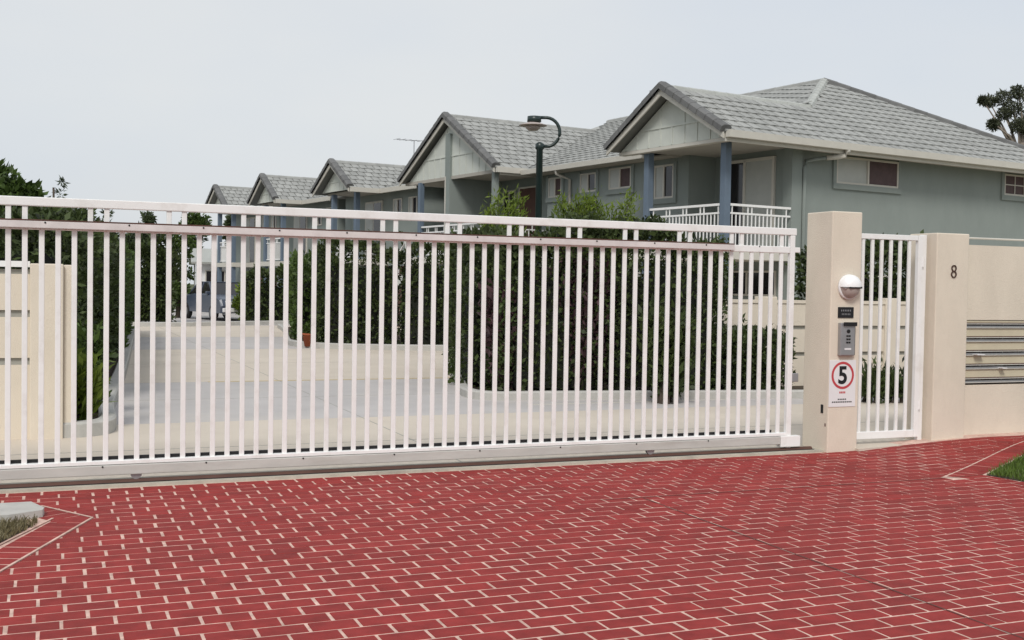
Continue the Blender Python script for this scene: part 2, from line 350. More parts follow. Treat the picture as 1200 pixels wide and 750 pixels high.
# concrete strip with the gate track
b = MB().box(-3.0, 6.74, 8.545, 8.86, -0.12, 0.018); b.build('gate_track_slab', 'track', kind='structure')
tr = thing('gate_track', 'dark steel ground rail under the white sliding gate', 'gate track', (0, GY, 0.018))
MB().prism([(-0.03, 0), (0.03, 0), (0.012, 0.022), (-0.012, 0.022)], 'x', -2.9, 6.62).build('rail', 'brown', tr)
MB().box(-2.9, 6.62, -0.055, -0.035, 0.0, 0.004).build('rail_edge', 'dark', tr)

# inner driveway
drv = sheet('driveway', 'concrete', [(-3, 8.88), (16, 8.88), (16, 12.3), (-3, 12.3)], -0.004, 0.1)
drv['kind'] = 'structure'
for nm, m, poly in (('concrete_bay', 'concrete_grey', [(-3, 12.305), (16, 12.305), (16, 17.2), (-3, 17.2)]),
                    ('concrete_bay', 'concrete', [(-3, 17.22), (30, 17.22), (30, 25.4), (-3, 25.4)]),
                    ('concrete_bay', 'concrete_grey', [(-3, 25.42), (9, 25.42), (9, 31), (-3, 31)]),
                    ('concrete_bay', 'concrete', [(-3, 31.02), (30, 31.02), (30, 60), (-3, 60)])):
    MB().prism(poly, 'z', -0.1, -0.004).build(nm, m, drv)
for y_ in (10.4, 14.7, 21.0, 28.2): MB().box(-2, 5.3 if y_ > 12.5 else 9.0, y_-0.006, y_+0.006, -0.0045, -0.002).build('joint', 'slot_grey', drv)
MB().box(3.25, 3.262, 8.9, 37.5, -0.0045, -0.0025).build('joint', 'slot_grey', drv)
MB().box(2.2, 7.5, 17.13, 17.21, -0.004, 0.0).build('painted_line', 'yellow', drv)
MB().box(5.6, 8.6, 13.05, 13.10, -0.004, 0.0).build('painted_line', 'trim', drv)

# ------------------------------------------------------------------ kerbs, lawns
def kerb(name, label, pts, w=0.15, h=0.12, group=None, m='kerb'):
    b = MB(); P = [Vector(p) for p in pts]; n = len(P); rows = []
    for i, p in enumerate(P):
        t = (P[min(i+1, n-1)]-P[max(i-1, 0)]).normalized(); nn = Vector((-t.y, t.x))*w/2
        e = 0.02
        rows.append([(p.x-nn.x, p.y-nn.y, -0.05), (p.x-nn.x, p.y-nn.y, h-e), (p.x-nn.x*(1-e*2/w), p.y-nn.y*(1-e*2/w), h), (p.x+nn.x*(1-e*2/w), p.y+nn.y*(1-e*2/w), h), (p.x+nn.x, p.y+nn.y, h-e), (p.x+nn.x, p.y+nn.y, -0.05)])
    vs = [q for r in rows for q in r]; fs = [(i*6+k, i*6+(k+1) % 6, (i+1)*6+(k+1) % 6, (i+1)*6+k) for i in range(n-1) for k in range(6)]
    fs += [tuple(range(6)), tuple(range((n-1)*6, n*6))]
    return b.add(vs, fs).build(name, m, None, label=label, category='kerb', group=group)
def curve(pts, n=6):                                       # Catmull-Rom
    P = [Vector(p) for p in pts]; P = [P[0]*2-P[1]]+P+[P[-1]*2-P[-2]]; out = []
    for i in range(1, len(P)-2):
        for k in range(n):
            t = k/n; a, b_, c, d = P[i-1], P[i], P[i+1], P[i+2]
            out.append(0.5*((2*b_)+(c-a)*t+(2*a-5*b_+4*c-d)*t*t+(3*b_-a-3*c+d)*t**3))
    return out+[P[-2]]
kerb('garden_kerb', 'pale concrete kerb round the garden bed beside the cream slatted wall', curve([(0.05, 11.46), (0.36, 11.5), (0.55, 11.9), (0.62, 13.6), (1.0, 18), (1.55, 25), (2.15, 33), (2.3, 37)]), 0.16, 0.14)
kerb('driveway_kerb', 'concrete kerb along the foot of the tall dark hedge', curve([(6.75, 19.4), (5.75, 16), (5.25, 14.3), (5.45, 13.72), (6.2, 13.62), (10.0, 12.95), (11, 12.8)]), 0.14, 0.11)
kerb('island_kerb', 'concrete kerb curving round the far hedge with the clay pot', curve([(9.6, 23.9), (7.2, 24.6), (5.9, 25.3), (5.35, 26.6), (5.6, 28.6), (6.6, 34), (7, 37)]), 0.14, 0.13)
kerb('end_kerb', 'concrete kerb across the far end of the driveway by the parked car', curve([(1.6, 38.4), (3.5, 38.0), (5.2, 38.7), (7.0, 39.6), (8.5, 40)]), 0.2, 0.14)
# concrete edge and lawn left of the paving
kb = MB().prism([(-2.8, 7.50), (-0.22, 7.52), (-0.03, 7.62), (-0.02, 7.70), (-0.10, 7.93), (-2.8, 7.96)], 'z', -0.05, 0.045)
kb.build('concrete_edging', 'kerb', None, label='worn concrete slab end beside the dry grass patch', category='edging')
sheet('lawn_soil', 'soil', [(-2.8, 4.5), (-0.9, 5.3), (A1.x, A1.y), (-0.09, 7.36), (-0.16, 7.5), (-2.8, 7.5)], 0.0045, 0.0)
lv = []; lf = []
for jj in range(9):
    for ii in range(13):
        p = LR0.lerp(LR0+lr*5.5, ii/12).lerp(LR2.lerp(Vector((13, 4.6)), ii/12), jj/8); lv.append((p.x, p.y, gz(p.x, p.y)+0.004))
lf = [(jj*13+ii, jj*13+ii+1, (jj+1)*13+ii+1, (jj+1)*13+ii) for jj in range(8) for ii in range(12)]
MB().add(lv, lf).build('lawn_soil', 'soil', kind='structure')
def blades(n, inside, h, m, name, label, z0):
    P = []
    while len(P) < n:
        p = inside()
        if p is not None: P.append(p)
    P = np.array([(p[0], p[1], gz(p[0], p[1])+0.003) for p in P])
    d = np.c_[rng.normal(size=(n, 2))*0.45, np.ones(n)]; hh = h*(0.5+rng.random((n, 1)))
    e = np.c_[rng.normal(size=(n, 2)), np.zeros(n)]; e /= np.linalg.norm(e, axis=1)[:, None]
    V = np.stack([P-e*0.004, P+e*0.004, P+d*hh+e*0.0015, P+d*hh-e*0.0015], 1)
    return link(name, quads_mesh(name, V, m), None, label=label, category='grass', kind='stuff')
def in_left():
    p = Vector((random.uniform(-1.2, 0.0), random.uniform(5.7, 7.5)))
    return (p.x, p.y) if side(p, A1, A2) > 0.012 and p.x < -0.06 else None
def in_right():
    p = Vector((random.uniform(7.1, 10.0), random.uniform(5.4, 9.0)))
    return (p.x, p.y) if side(p, LR0, LR1) < -0.01 and side(p, LR0, LR2) > 0.01 else None
blades(9000, in_left, 0.030, 'grassdry', 'dry_grass', 'dry brownish grass patch beside the worn concrete slab end', 0.004)
blades(26000, in_right, 0.042, 'grassblade', 'lawn_grass', 'bright green lawn corner beside the red paving', 0.068)

# ------------------------------------------------------------------ sliding gate
gate = thing('sliding_gate', 'long white sliding gate of upright bars across the driveway', 'gate', (0, GY, 0.03))
X0, SP, NB = -0.264, 0.1085, 61
XL, XR = X0-0.1085*12, X0+NB*SP
barS = MB().cbox(-0.0185, 0.0185, 0.0, 0.022, 0.13, 1.83, c=0.004).mesh('bar', 'white')
barL = MB().cbox(-0.0185, 0.0185, 0.0, 0.022, 0.13, 1.985, c=0.004).mesh('bar', 'white')
for n in range(-12, NB):
    o = link('bar', barL if n % 5 in (0, 1) else barS, gate); o.location = (X0+n*SP+random.uniform(-.0012, .0012), 0, 0)
cbox('top_rail', 'white', gate, XL-0.02, XR+0.045, -0.012, 0.034, 1.978, 2.042, c=0.006)
cbox('middle_rail', 'white', gate, XL-0.02, XR-0.024, -0.008, 0.030, 1.812, 1.872, c=0.005)
gr = cbox('guide_channel', 'pinkrail', gate, XL-0.02, 5.70, -0.050, -0.012, 1.822, 1.872, c=0.004, label='faded pinkish channel along the gate')
bolt = MB().lathe([(0.0, 0.0), (0.0065, 0.0), (0.0065, -0.005), (0.004, -0.007)], n=8, axis='y').mesh('bolt', 'dark')
for k in range(-2, 12):
    o = link('bolt', bolt, gr); o.location = (X0+0.24+k*SP*5+(0.02 if k % 2 else 0), -0.050, 1.862)
MB().box(XL-0.02, 5.70, -0.050, -0.012, 1.8722, 1.882).build('channel_lip', 'brown', gr)
cbox('end_post', 'white', gate, XR-0.022, XR+0.030, -0.012, 0.034, 0.0, 1.976, c=0.005)
cbox('bottom_rail', 'white', gate, XL-0.02, XR-0.024, -0.020, 0.040, 0.122, 0.150, c=0.004)
bb = cbox('bottom_beam', 'beam', gate, XL-0.02, XR-0.1, -0.034, 0.034, 0.046, 0.119, c=0.006, label='grimy grey beam under the gate bars')
cbox('bottom_beam', 'white', gate, XR-0.097, XR+0.12, -0.036, 0.034, 0.020, 0.121, c=0.005)
for k in range(9):
    o = link('bolt', bolt, bb); o.location = (X0-0.1+k*0.73, -0.034, 0.110)
rk = box('gear_rack', 'dark', gate, XL-0.02, XR-0.15, 0.042, 0.062, 0.135, 0.174)
whl = MB().lathe([(0.0, -0.014), (0.04, -0.014), (0.034, 0.0), (0.04, 0.014), (0.0, 0.014)], n=16, axis='y')
wm = whl.mesh('wheel', 'steel')
for x in (0.6, 4.9):
    o = link('wheel', wm, gate); o.location = (x, 0.0, 0.047)
cbox('latch', 'white', gate, XR+0.031, XR+0.09, -0.006, 0.028, 1.82, 1.868, c=0.004)
cbox('latch_bracket', 'steel', gate, XR+0.031, XR+0.10, -0.010, 0.020, 0.62, 0.70, c=0.004)

# ------------------------------------------------------------------ pillars, wall, pedestrian gate
pl = thing('gate_pillar', 'tall cream rendered pillar with the lamp, intercom and speed sign', 'pillar', (6.85, 8.69, 0))
cbox('shaft', 'cream', pl, -0.17, 0.17, -0.19, 0.19, -0.05, 2.238, c=0.010)
MB().cbox(-0.174, -0.1705, -0.12, -0.085, 0.36, 0.44, c=0.001).build('lock_plate', 'dark', pl)
MB().cbox(-0.172, -0.1702, -0.16, -0.145, 0.24, 0.27, c=0.0005).build('scuff', 'brown', pl)
FYp = 8.5
# bulkhead lamp
lp = thing('bulkhead_lamp', 'white half-hooded round wall lamp on the tall cream pillar', 'wall lamp', (6.872, FYp, 1.54))
MB().lathe([(0.0, 0.001), (0.118, 0.001), (0.118, -0.02), (0.110, -0.028), (0.0, -0.028)], n=32, axis='y').build('backplate', 'lampwhite', lp, True)
def dome(r, flat, half, n=24, m=8):
    vs = []; fs = []
    for i in range(m+1):
        ph = pi/2*i/m
        for k in range(n+1):
            a = (pi*k/n) if half == 'top' else (pi+pi*k/n)
            vs.append((r*cos(ph)*cos(a), -0.028-flat*sin(ph), r*cos(ph)*sin(a)))
    for i in range(m):
        for k in range(n): fs.append((i*(n+1)+k, i*(n+1)+k+1, (i+1)*(n+1)+k+1, (i+1)*(n+1)+k))
    return MB().add(vs, fs)
hb = dome(0.116, 0.095, 'top'); hb.add([(-0.116, -0.028, 0.0), (0.116, -0.028, 0.0), (0.10, -0.09, -0.012), (-0.10, -0.09, -0.012)], [(0, 1, 2, 3)])
hb.build('hood', 'lampwhite', lp, True)
dome(0.104, 0.075, 'bottom').build('diffuser', 'lampglass', lp, True)
MB().cbox(-0.06, 0.075, -0.112, -0.055, -0.014, 0.004, c=0.003).build('hood_rim', 'dark', lp)
# number plate (dark), illegible lines
bp = thing('name_plate', 'small black plate with two worn text lines on the pillar', 'plate', (6.85, FYp, 1.303))
cbox('plate', 'signblack', bp, -0.088, 0.088, -0.010, 0.001, -0.05, 0.05, c=0.003)
for z, w in ((0.018, 0.06), (-0.016, 0.052)):
    for k in range(6): box('text_stroke', 'steel', bp, -w+k*w/3+0.004, -w+(k+0.62)*w/3, -0.0112, -0.0102, z-0.008, z+0.008)
ic = thing('intercom', 'grey metal intercom panel with black visor on the cream pillar', 'intercom', (6.853, FYp, 1.058))
cbox('casing', 'steel', ic, -0.085, 0.080, -0.045, 0.001, -0.155, 0.150, c=0.008)
box('visor', 'dark', ic, -0.055, 0.086, -0.062, -0.0455, 0.120, 0.156); box('edge_shade_strip', 'dark', ic, 0.0805, 0.092, -0.030, 0.001, -0.150, 0.150)  # visor, then a black strip beside the casing as painted edge shade
MB().lathe([(0.0, -0.046), (0.018, -0.046), (0.018, -0.052), (0.0, -0.054)], (0, 0, 0.072), 14, 'y').build('camera_lens', 'dark', ic)
for i in range(3):
    for k in range(2): cbox('button', 'dark', ic, -0.022+k*0.026, -0.002+k*0.026, -0.051, -0.0455, 0.02-i*0.03, 0.036-i*0.03, c=0.002)
box('label_strip', 'signwhite', ic, -0.04, 0.035, -0.0472, -0.0456, -0.10, -0.085)
# speed sign
sg = thing('speed_sign', 'white speed sign with black 5 in a red ring on the pillar', 'sign', (6.832, FYp, 0.64))
cbox('panel', 'signwhite', sg, -0.150, 0.150, -0.006, 0.001, -0.215, 0.22, c=0.0015)
ring = MB(); n = 40; r0, r1 = 0.105, 0.128
ring.add([((r1 if k % 2 else r0)*cos(pi*(k//2)*2/n), -0.0075, 0.078+(r1 if k % 2 else r0)*sin(pi*(k//2)*2/n)) for k in range(2*n)], [(2*k, 2*k+1, (2*k+3) % (2*n), (2*k+2) % (2*n)) for k in range(n)])
ring.build('red_ring', 'signred', sg)
def text(ch, size, m, parent, loc, extr=0.0008, name='numeral', sx=1.0, bold=0.0):
    cu = bpy.data.curves.new('t', 'FONT'); cu.body = ch; cu.size = size; cu.align_x = 'CENTER'; cu.align_y = 'CENTER'; cu.extrude = extr; cu.offset = bold
    to = bpy.data.objects.new('t', cu); C.objects.link(to); dg = bpy.context.evaluated_depsgraph_get()
    me = bpy.data.meshes.new_from_object(to.evaluated_get(dg)); bpy.data.objects.remove(to)
    me.transform(Matrix.Diagonal((sx, 1, 1, 1))); me.transform(Matrix.Rotation(pi/2, 4, 'X')); me.materials.clear(); me.materials.append(M[m])
    o = link(name, me, parent); o.location = loc; return o
text('5', 0.225, 'signblack', sg, (0, -0.0078, 0.072), bold=0.006, sx=0.98)
for k in range(4): box('red_stroke', 'signred', sg, -0.034+k*0.018, -0.021+k*0.018, -0.0075, -0.0065, -0.090, -0.072)
for z, w, n in ((-0.145, 0.05, 5), (-0.170, 0.115, 11)):
    for k in range(n): box('text_stroke', 'signblack', sg, -w+k*2*w/n, -w+(k+0.7)*2*w/n, -0.0072, -0.0065, z-0.006, z+0.006)

pl8 = thing('number_pillar', 'cream rendered pillar carrying the house number 8', 'pillar', (8.215, 8.79, 0))
cbox('shaft', 'cream', pl8, -0.205, 0.205, -0.19, 0.19, -0.03, 2.085, c=0.010)
n8 = thing('house_number', 'brown metal numeral 8 fixed to the cream pillar', 'number', (8.225, 8.60, 1.705))
text('8', 0.19, 'numberbrown', n8, (0, -0.006, 0), extr=0.006, sx=0.88, bold=-0.004)

wl = thing('boundary_wall', 'cream rendered boundary wall with letterboxes set into it', 'wall', (8.42, 8.72, 0))
for nm, a in (('lower_course', (0.0, 5.0, 0.0, 0.22, -0.03, 0.575)), ('upper_course', (0.0, 5.0, 0.0, 0.22, 1.232, 1.985)), ('end_pier', (1.75, 5.0, 0.0, 0.22, 0.575, 1.232)), ('backing', (0.0, 1.75, 0.14, 0.22, 0.575, 1.232))):
    box(nm, 'cream', wl, *a)
box('wall_jamb', 'cream', wl, 0.0, 0.045, 0.0, 0.14, 0.576, 1.231)
rail = thing('wall_rail', 'thin white rail standing above the cream boundary wall', 'rail', (8.42, 8.83, 1.985))
MB().tube([(0.0, 0, 0.075), (4.9, 0, 0.075)], 0.010).build('rod', 'trim', rail)
for x in (0.06, 1.6, 3.2, 4.8): MB().tube([(x, 0, -0.01), (x, 0, 0.075)], 0.008).build('stanchion', 'trim', rail)
lb = thing('letterbox_bank', 'bank of cream letterboxes with dark slots in the boundary wall', 'letterbox', (8.465, 8.72, 0.577))
box('dark_back', 'brown', lb, 0.0, 1.705, 0.10, 0.138, 0.0, 0.653)
for i in range(5):
    zc = 0.045+i*0.1385
    fl = box('flap', 'olive', lb, 0.002, 1.703, 0.010, 0.030, zc+0.022, min(zc+0.112, 0.650))
    box('slot_trim', 'aluminium', lb, 0.002, 1.703, -0.008, 0.032, zc+0.0125, zc+0.0205)
    box('dark_strip', 'brown', lb, 0.002, 1.703, 0.004, 0.009, zc+0.022, zc+0.030)  # thin brown line along the foot of each flap
    box('slot_lip', 'aluminium', lb, 0.002, 1.703, -0.006, 0.032, zc-0.027, zc-0.020)
    box('slot_flap', 'steel', lb, 0.002, 1.703, 0.008, 0.014, zc-0.0195, zc-0.002)
    box('slot_shelf', 'steel', lb, 0.002, 1.703, 0.034, 0.099, zc-0.030, zc-0.026)
    for k in range(1, 6): box('divider', 'steel', lb, k*0.29, k*0.29+0.008, 0.034, 0.099, zc-0.025, zc+0.0205)
for i, (x, zc, w) in enumerate(((0.16, 0.322, 0.10), (0.5, 0.183, 0.06))):
    b = MB().box(x, x+w, -0.06, 0.09, zc-0.019, zc-0.010).xf(Matrix.Identity(4))
    b.build('folded_mail', 'signwhite', None, label=('folded white paper poking out of the third letterbox slot up', 'small white leaflet poking out of the letterbox slot below the folded paper')[i], category='mail').location = (8.465, 8.72, 0.577)

pg = thing('pedestrian_gate', 'narrow white pedestrian gate between the two cream pillars', 'gate', (7.03, 8.70, 0.0))
PZ0, PZ1 = 0.10, 2.055
cbox('hinge_stile', 'white', pg, 0.83, 0.885, -0.015, 0.030, PZ0-0.02, PZ1, c=0.004)
cbox('latch_stile', 'white', pg, 0.02, 0.065, -0.015, 0.030, PZ0-0.02, PZ1, c=0.004)
cbox('top_rail', 'white', pg, 0.067, 0.828, -0.012, 0.028, PZ1-0.05, PZ1, c=0.004)
cbox('bottom_rail', 'white', pg, 0.067, 0.828, -0.012, 0.028, PZ0-0.02, PZ0+0.05, c=0.004)
for k in range(6):
    x = 0.175+k*0.112; cbox('bar', 'white', pg, x-0.016, x+0.016, -0.004, 0.020, PZ0+0.045, PZ1-0.045, c=0.004)
cbox('gate_post', 'white', pg, 0.895, 0.945, 0.0, 0.05, 0.0, PZ1+0.01, c=0.004)
for z in (0.35, 1.75): MB().tube([(0.89, -0.012, z), (0.89, -0.012, z+0.09)], 0.012).build('hinge', 'white', pg)
sheet('pedestrian_path', 'concrete', [(7.0, 8.45), (8.03, 8.6), (8.03, 8.9), (7.0, 8.9)], 0.03, 0.06)

# ------------------------------------------------------------------ cream slatted walls
sw = thing('slatted_wall', 'cream slatted wall and end pier behind the gate beside the garden bed', 'wall', (0, 11.35, 0))
cbox('pier', 'cream', sw, -0.16, 0.13, 0.0, 0.34, -0.05, 1.635, c=0.012); cbox('pier_return', 'cream', sw, 0.131, 0.235, 0.05, 0.30, -0.05, 1.628, c=0.01)
for z0, z1 in ((-0.05, 0.69), (0.755, 1.135), (1.20, 1.535)): box('slat', 'cream', sw, -3.2, -0.16, 0.06, 0.085, z0, z1)
box('backing_board', 'slot_grey', sw, -3.2, -0.16, 0.088, 0.15, -0.05, 1.58)
box('cap', 'white', sw, -3.2, -0.161, 0.04, 0.20, 1.60, 1.655)
for x in (-3.1, -2.1, -1.1): box('fixing_post', 'soffit', sw, x, x+0.06, 0.155, 0.20, -0.05, 1.60)
cw = thing('courtyard_wall', 'low cream courtyard wall with narrow slots under the green house', 'wall', (8.55, 14.35, 0), 0)
for z0, z1 in ((-0.05, 0.49), (0.55, 0.90), (0.96, 1.30)): box('slat', 'cream', cw, 0, 7.5, 0, 0.04, z0, z1)
box('backing_board', 'slot_grey', cw, 0, 7.5, 0.044, 0.09, -0.05, 1.28)
for x in (0.0, 1.55, 3.9, 6.0, 7.4): cbox('pier', 'cream', cw, x-0.12, x+0.16, -0.03, 0.17, -0.05, 1.40, c=0.01)
box('cap', 'cream', cw, 0.165, 7.2, -0.02, 0.16, 1.302, 1.35)

# ------------------------------------------------------------------ houses
HA = radians(9.5); HO = Vector((13.62, 21.0, 0))
def hw(u, v, z=0): return HO + Vector((cos(HA)*u-sin(HA)*v, sin(HA)*u+cos(HA)*v, z))

def window(h, plane, at, a0, a1, z0, z1, left='blind', right='curtain', grid=False, surround=True, sgn=-1):
    """plane 'v': wall in the u direction at v=at facing -v;  plane 'u': wall along v at u=at facing -u"""
    def bx(b, p0, p1, d0, d1, q0, q1):
        if plane == 'v': return b.box(p0, p1, at-d1, at-d0, q0, q1)
        return b.box(at-d1, at-d0, p0, p1, q0, q1)
    f = 0.045
    fr = MB()
    bx(fr, a0, a1, -0.02, 0.035, z1-f, z1); bx(fr, a0, a1, -0.02, 0.035, z0, z0+f)
    bx(fr, a0, a0+f, -0.02, 0.035, z0+f, z1-f); bx(fr, a1-f, a1, -0.02, 0.035, z0+f, z1-f)
    mid = (a0+a1)/2; bx(fr, mid-0.025, mid+0.025, -0.02, 0.045, z0+f, z1-f)
    w = fr.build('window', 'trim', h)
    l, r = (left, right) if plane == 'v' else (right, left)
    bx(MB(), a0+f, mid-0.025, 0.002, 0.010, z0+f, z1-f).build('pane', l, w)
    bx(MB(), mid+0.025, a1-f, 0.002, 0.014, z0+f, z1-f).build('pane', r, w)
    if grid:
        g = MB()
        for k in range(1, 4): x = a0+f+(a1-a0-2*f)*k/4; bx(g, x-0.012, x+0.012, 0.016, 0.028, z0+f, z1-f)
        bx(g, a0+f, a1-f, 0.0165, 0.0265, (z0+z1)/2-0.012, (z0+z1)/2+0.012); g.build('security_grille', 'trim', w)
    if surround:
        s = MB(); e = 0.11
        bx(s, a0-e, a1+e, 0.0, 0.05, z0-e-0.02, z0-0.003); bx(s, a0-e, a0-0.003, 0.0, 0.042, z0-0.003, z1+0.05); bx(s, a1+0.003, a1+e, 0.0, 0.042, z0-0.003, z1+0.05)
        s.build('sill', 'green_wall', w)
    return w

def tile_grid(origin, eu, ev, inside, tw=0.30, g=0.335, z0=0.012):
    """yield transforms of tiles on a roof plane: eu along the eave, ev up the slope; inside(a,b) in plane coordinates"""
    N = eu.cross(ev).normalized(); out = []
    for r in range(0, 40):
        b = r*g+g/2
        off = (tw/2 if r % 2 else 0)
        for c in range(-60, 100):
            a = c*tw+off+tw/2
            if abs(a) > 0.1 and inside(a, b): out.append((origin+eu*a+ev*b+N*z0, r))
    return out, N
def tile_mb(tw=0.30, g=0.335):
    w, l = tw/2-0.016, g/2
    return MB().add([(-w, -l-0.04, 0.0), (w, -l-0.04, 0.0), (w, l, -0.008), (-w, l, -0.008), (-w, -l-0.04, 0.034), (w, -l-0.04, 0.034), (w, l, 0.008), (-w, l, 0.008), (0, -l-0.045, 0.042), (0, l, 0.014)],
                    [(0, 3, 2, 1), (4, 8, 9, 7), (8, 5, 6, 9), (0, 1, 5, 8, 4), (1, 2, 6, 5), (2, 3, 7, 9, 6), (3, 0, 4, 7)])
def poly_in(P):
    def f(x, y):
        c = False; n = len(P); k = n-1
        for i in range(n):
            if (P[i][1] > y) != (P[k][1] > y) and x < (P[k][0]-P[i][0])*(y-P[i][1])/(P[k][1]-P[i][1])+P[i][0]: c = not c
            k = i
        return c
    return f
def roof_face(roof, pts, own_n, m='tile', tw=0.30, g=0.335):
    """pts: polygon in house coordinates, first edge is the eave; deck slab plus overlapping tiles"""
    P = [Vector(p) for p in pts]; eu = (P[1]-P[0]).normalized(); far_ = max(P[2:], key=lambda p: eu.cross(p-P[0]).length); N = eu.cross(far_-P[0]).normalized()
    if N.z < 0: N = -N
    ev = N.cross(eu).normalized()
    if ev.z < 0: ev = -ev
    if eu.cross(ev).z < 0: eu = -eu
    MB().slab(pts, 0.06).build('deck', 'deckgrey', roof)
    loc2 = [((p-P[0]).dot(eu), (p-P[0]).dot(ev)) for p in P]
    T, N = tile_grid(P[0], eu, ev, poly_in(loc2), tw, g)
    tb = tile_mb(tw, g); base = Matrix((eu, ev, N)).transposed().to_4x4()
    T.sort(key=lambda t: (hw(t[0].x, t[0].y, t[0].z)-EYE).length)
    me = None; restb = MB()
    for i, (p, r) in enumerate(T):
        mt = Matrix.Translation(p+N*random.uniform(-0.002, 0.003)) @ base @ Matrix.Rotation(random.gauss(0, 0.006), 4, 'Z')
        if i < own_n:
            if me is None: me = tb.mesh('tile', m)
            o = link('tile', me, roof); o.matrix_local = mt
        else: restb.add([(mt @ Vector(v))[:] for v in tb.v], tb.f)
    if restb.v: restb.build('tiles_farther_up' if own_n else 'tile_field', m, roof, kind='stuff')
def caps(roof, a, b, m, step=0.36, r=0.10, sep=True):
    a, b = Vector(a), Vector(b); d = b-a; n = max(1, int(d.length/step)); d.normalize()
    side_ = d.cross(Vector((0, 0, 1))).normalized(); upn = side_.cross(d)
    prof = [(-r, -0.09), (-r, 0.03), (-r*0.5, 0.075), (r*0.5, 0.075), (r, 0.03), (r, -0.09)] if m == 'cap' else [(-r, -0.05), (-r*0.75, 0.03), (0, 0.07), (r*0.75, 0.03), (r, -0.05)]
    sl = (b-a).length/n; b1 = MB(); K = len(prof)
    for e, k in ((0.0, 1.0), (sl*1.06, 0.92)):
        b1.v += [(p[0]*k, e, p[1]*k) for p in prof]
    b1.f = [(i, i+1, K+i+1, K+i) for i in range(K-1)]+[tuple(range(K)), tuple(range(K, 2*K))]
    me = b1.mesh('ridge_cap', m)
    base = Matrix((side_, d, upn)).transposed().to_4x4()
    for i in range(n):
        o = link('ridge_cap', me, roof); o.matrix_local = Matrix.Translation(a+d*(sl*i)) @ base

def gutter(h, a, b, axis, out, name='gutter', hgt=0.12):
    """gutter along u (axis 'u', from a to b, at v=out) or along v"""
    (p, q, z) = (a, b, 4.80)
    return None

def railing(h, p, q, zf, ht=1.0):
    p, q = Vector(p), Vector(q); d = q-p; Lh = d.length; d.normalize(); n = Vector((-d.y, d.x))
    r = thing_part(h, 'balustrade')
    def bar(z0, z1, w, nm):
        b = MB(); a = [(p+n*w)[:], (q+n*w)[:], (q-n*w)[:], (p-n*w)[:]]
        b.prism([(x[0], x[1]) for x in a], 'z', zf+z0, zf+z1); return b
    b = bar(ht-0.05, ht, 0.03, 0); b.v += []; top = b.build('balustrade', 'white', h)
    bar(ht-0.23, ht-0.19, 0.018, 0).build('rail', 'white', top); bar(0.06, 0.10, 0.018, 0).build('rail', 'white', top)
    k = int(Lh/0.115)
    bm_ = MB().box(-0.011, 0.011, -0.011, 0.011, 0.10, ht-0.19).mesh('baluster', 'white'); bl = MB().box(-0.011, 0.011, -0.011, 0.011, 0.10, ht-0.05).mesh('baluster', 'white')
    for i in range(1, k):
        o = link('baluster', bl if i % 5 < 2 else bm_, top); s = p+d*(Lh*i/k); o.location = (s.x, s.y, zf)
    return top
def thing_part(h, nm): return None

def gable_board(h, u, v0, v1, vc, zb, za, nb=9, rail_frac=0.38):
    """pale board-and-batten gable end at plane u"""
    tri = MB().prism([(v0, zb), (v1, zb), (vc, za)], 'x', u, u+0.05); g = tri.build('gable_board', 'pale_green', h)
    zr = zb+(za-zb)*rail_frac
    def width(z, s): t = (z-zb)/(za-zb); return (v0+(vc-v0)*t) if s < 0 else (v1+(vc-v1)*t)
    MB().box(u-0.022, u-0.001, width(zr, -1)+0.06, width(zr, 1)-0.06, zr-0.02, zr+0.02).build('batten', 'pale_green', g)
    for i in range(nb):
        v = v0+(v1-v0)*(i+0.5)/nb; t = (v-v0)/(vc-v0) if v < vc else (v1-v)/(v1-vc)
        top = min(zb+(za-zb)*t-0.03, zr-0.022)
        if top > zb+0.08: MB().box(u-0.018, u-0.001, v-0.018, v+0.018, zb+0.01, top).build('batten', 'pale_green', g)
        if i % 2 == 1 and zb+(za-zb)*t-0.06 > zr+0.1: MB().box(u-0.018, u-0.001, v-0.018, v+0.018, zr+0.022, zb+(za-zb)*t-0.04).build('batten', 'pale_green', g)
    return g
def barge(h, u, v0, v1, vc, zb, za, m='trim', w=0.12, nm='barge_board'):
    for va, vb in ((v0, vc), (v1, vc)):
        MB().prism([(va, zb), (vb, za), (vb, za-w*1.15), (va, zb-w*1.0)], 'x', u, u+0.035).build(nm, m, h)

EZ, ZF = 4.80, 2.38                                       # eave height, balcony floor
# ---- first townhouse
h1 = thing('townhouse', 'grey-green house with blue posts, white balcony rail and hipped tile roof', 'house', HO, HA)
def hbox(nm, m, *a, h=None, **t): return box(nm, m, h or h1, *a, **t)
# walls
hbox('wall', 'green_wall', 2.05, 12.0, 0.0, 0.22, -0.1, 4.78)                 # facing the gate
hbox('wall', 'green_wall', 2.05, 2.27, 0.221, 2.62, -0.1, 4.78)               # back of the balcony
hbox('wall', 'green_wall', 1.20, 2.049, 2.62, 2.84, -0.1, 4.78)               # return
hbox('wall', 'green_wall', 1.20, 1.42, 2.841, 8.80, -0.1, 4.78)               # long side to the drive
hbox('wall', 'green_wall', 11.78, 12.0, 0.221, 8.80, -0.1, 4.78)
hbox('wall', 'green_wall', 1.421, 11.779, 8.58, 8.80, -0.1, 4.78)
MB().box(1.98, 2.30, -0.03, 0.25, -0.1, 4.775).build('corner_pilaster', 'green_wall', h1)
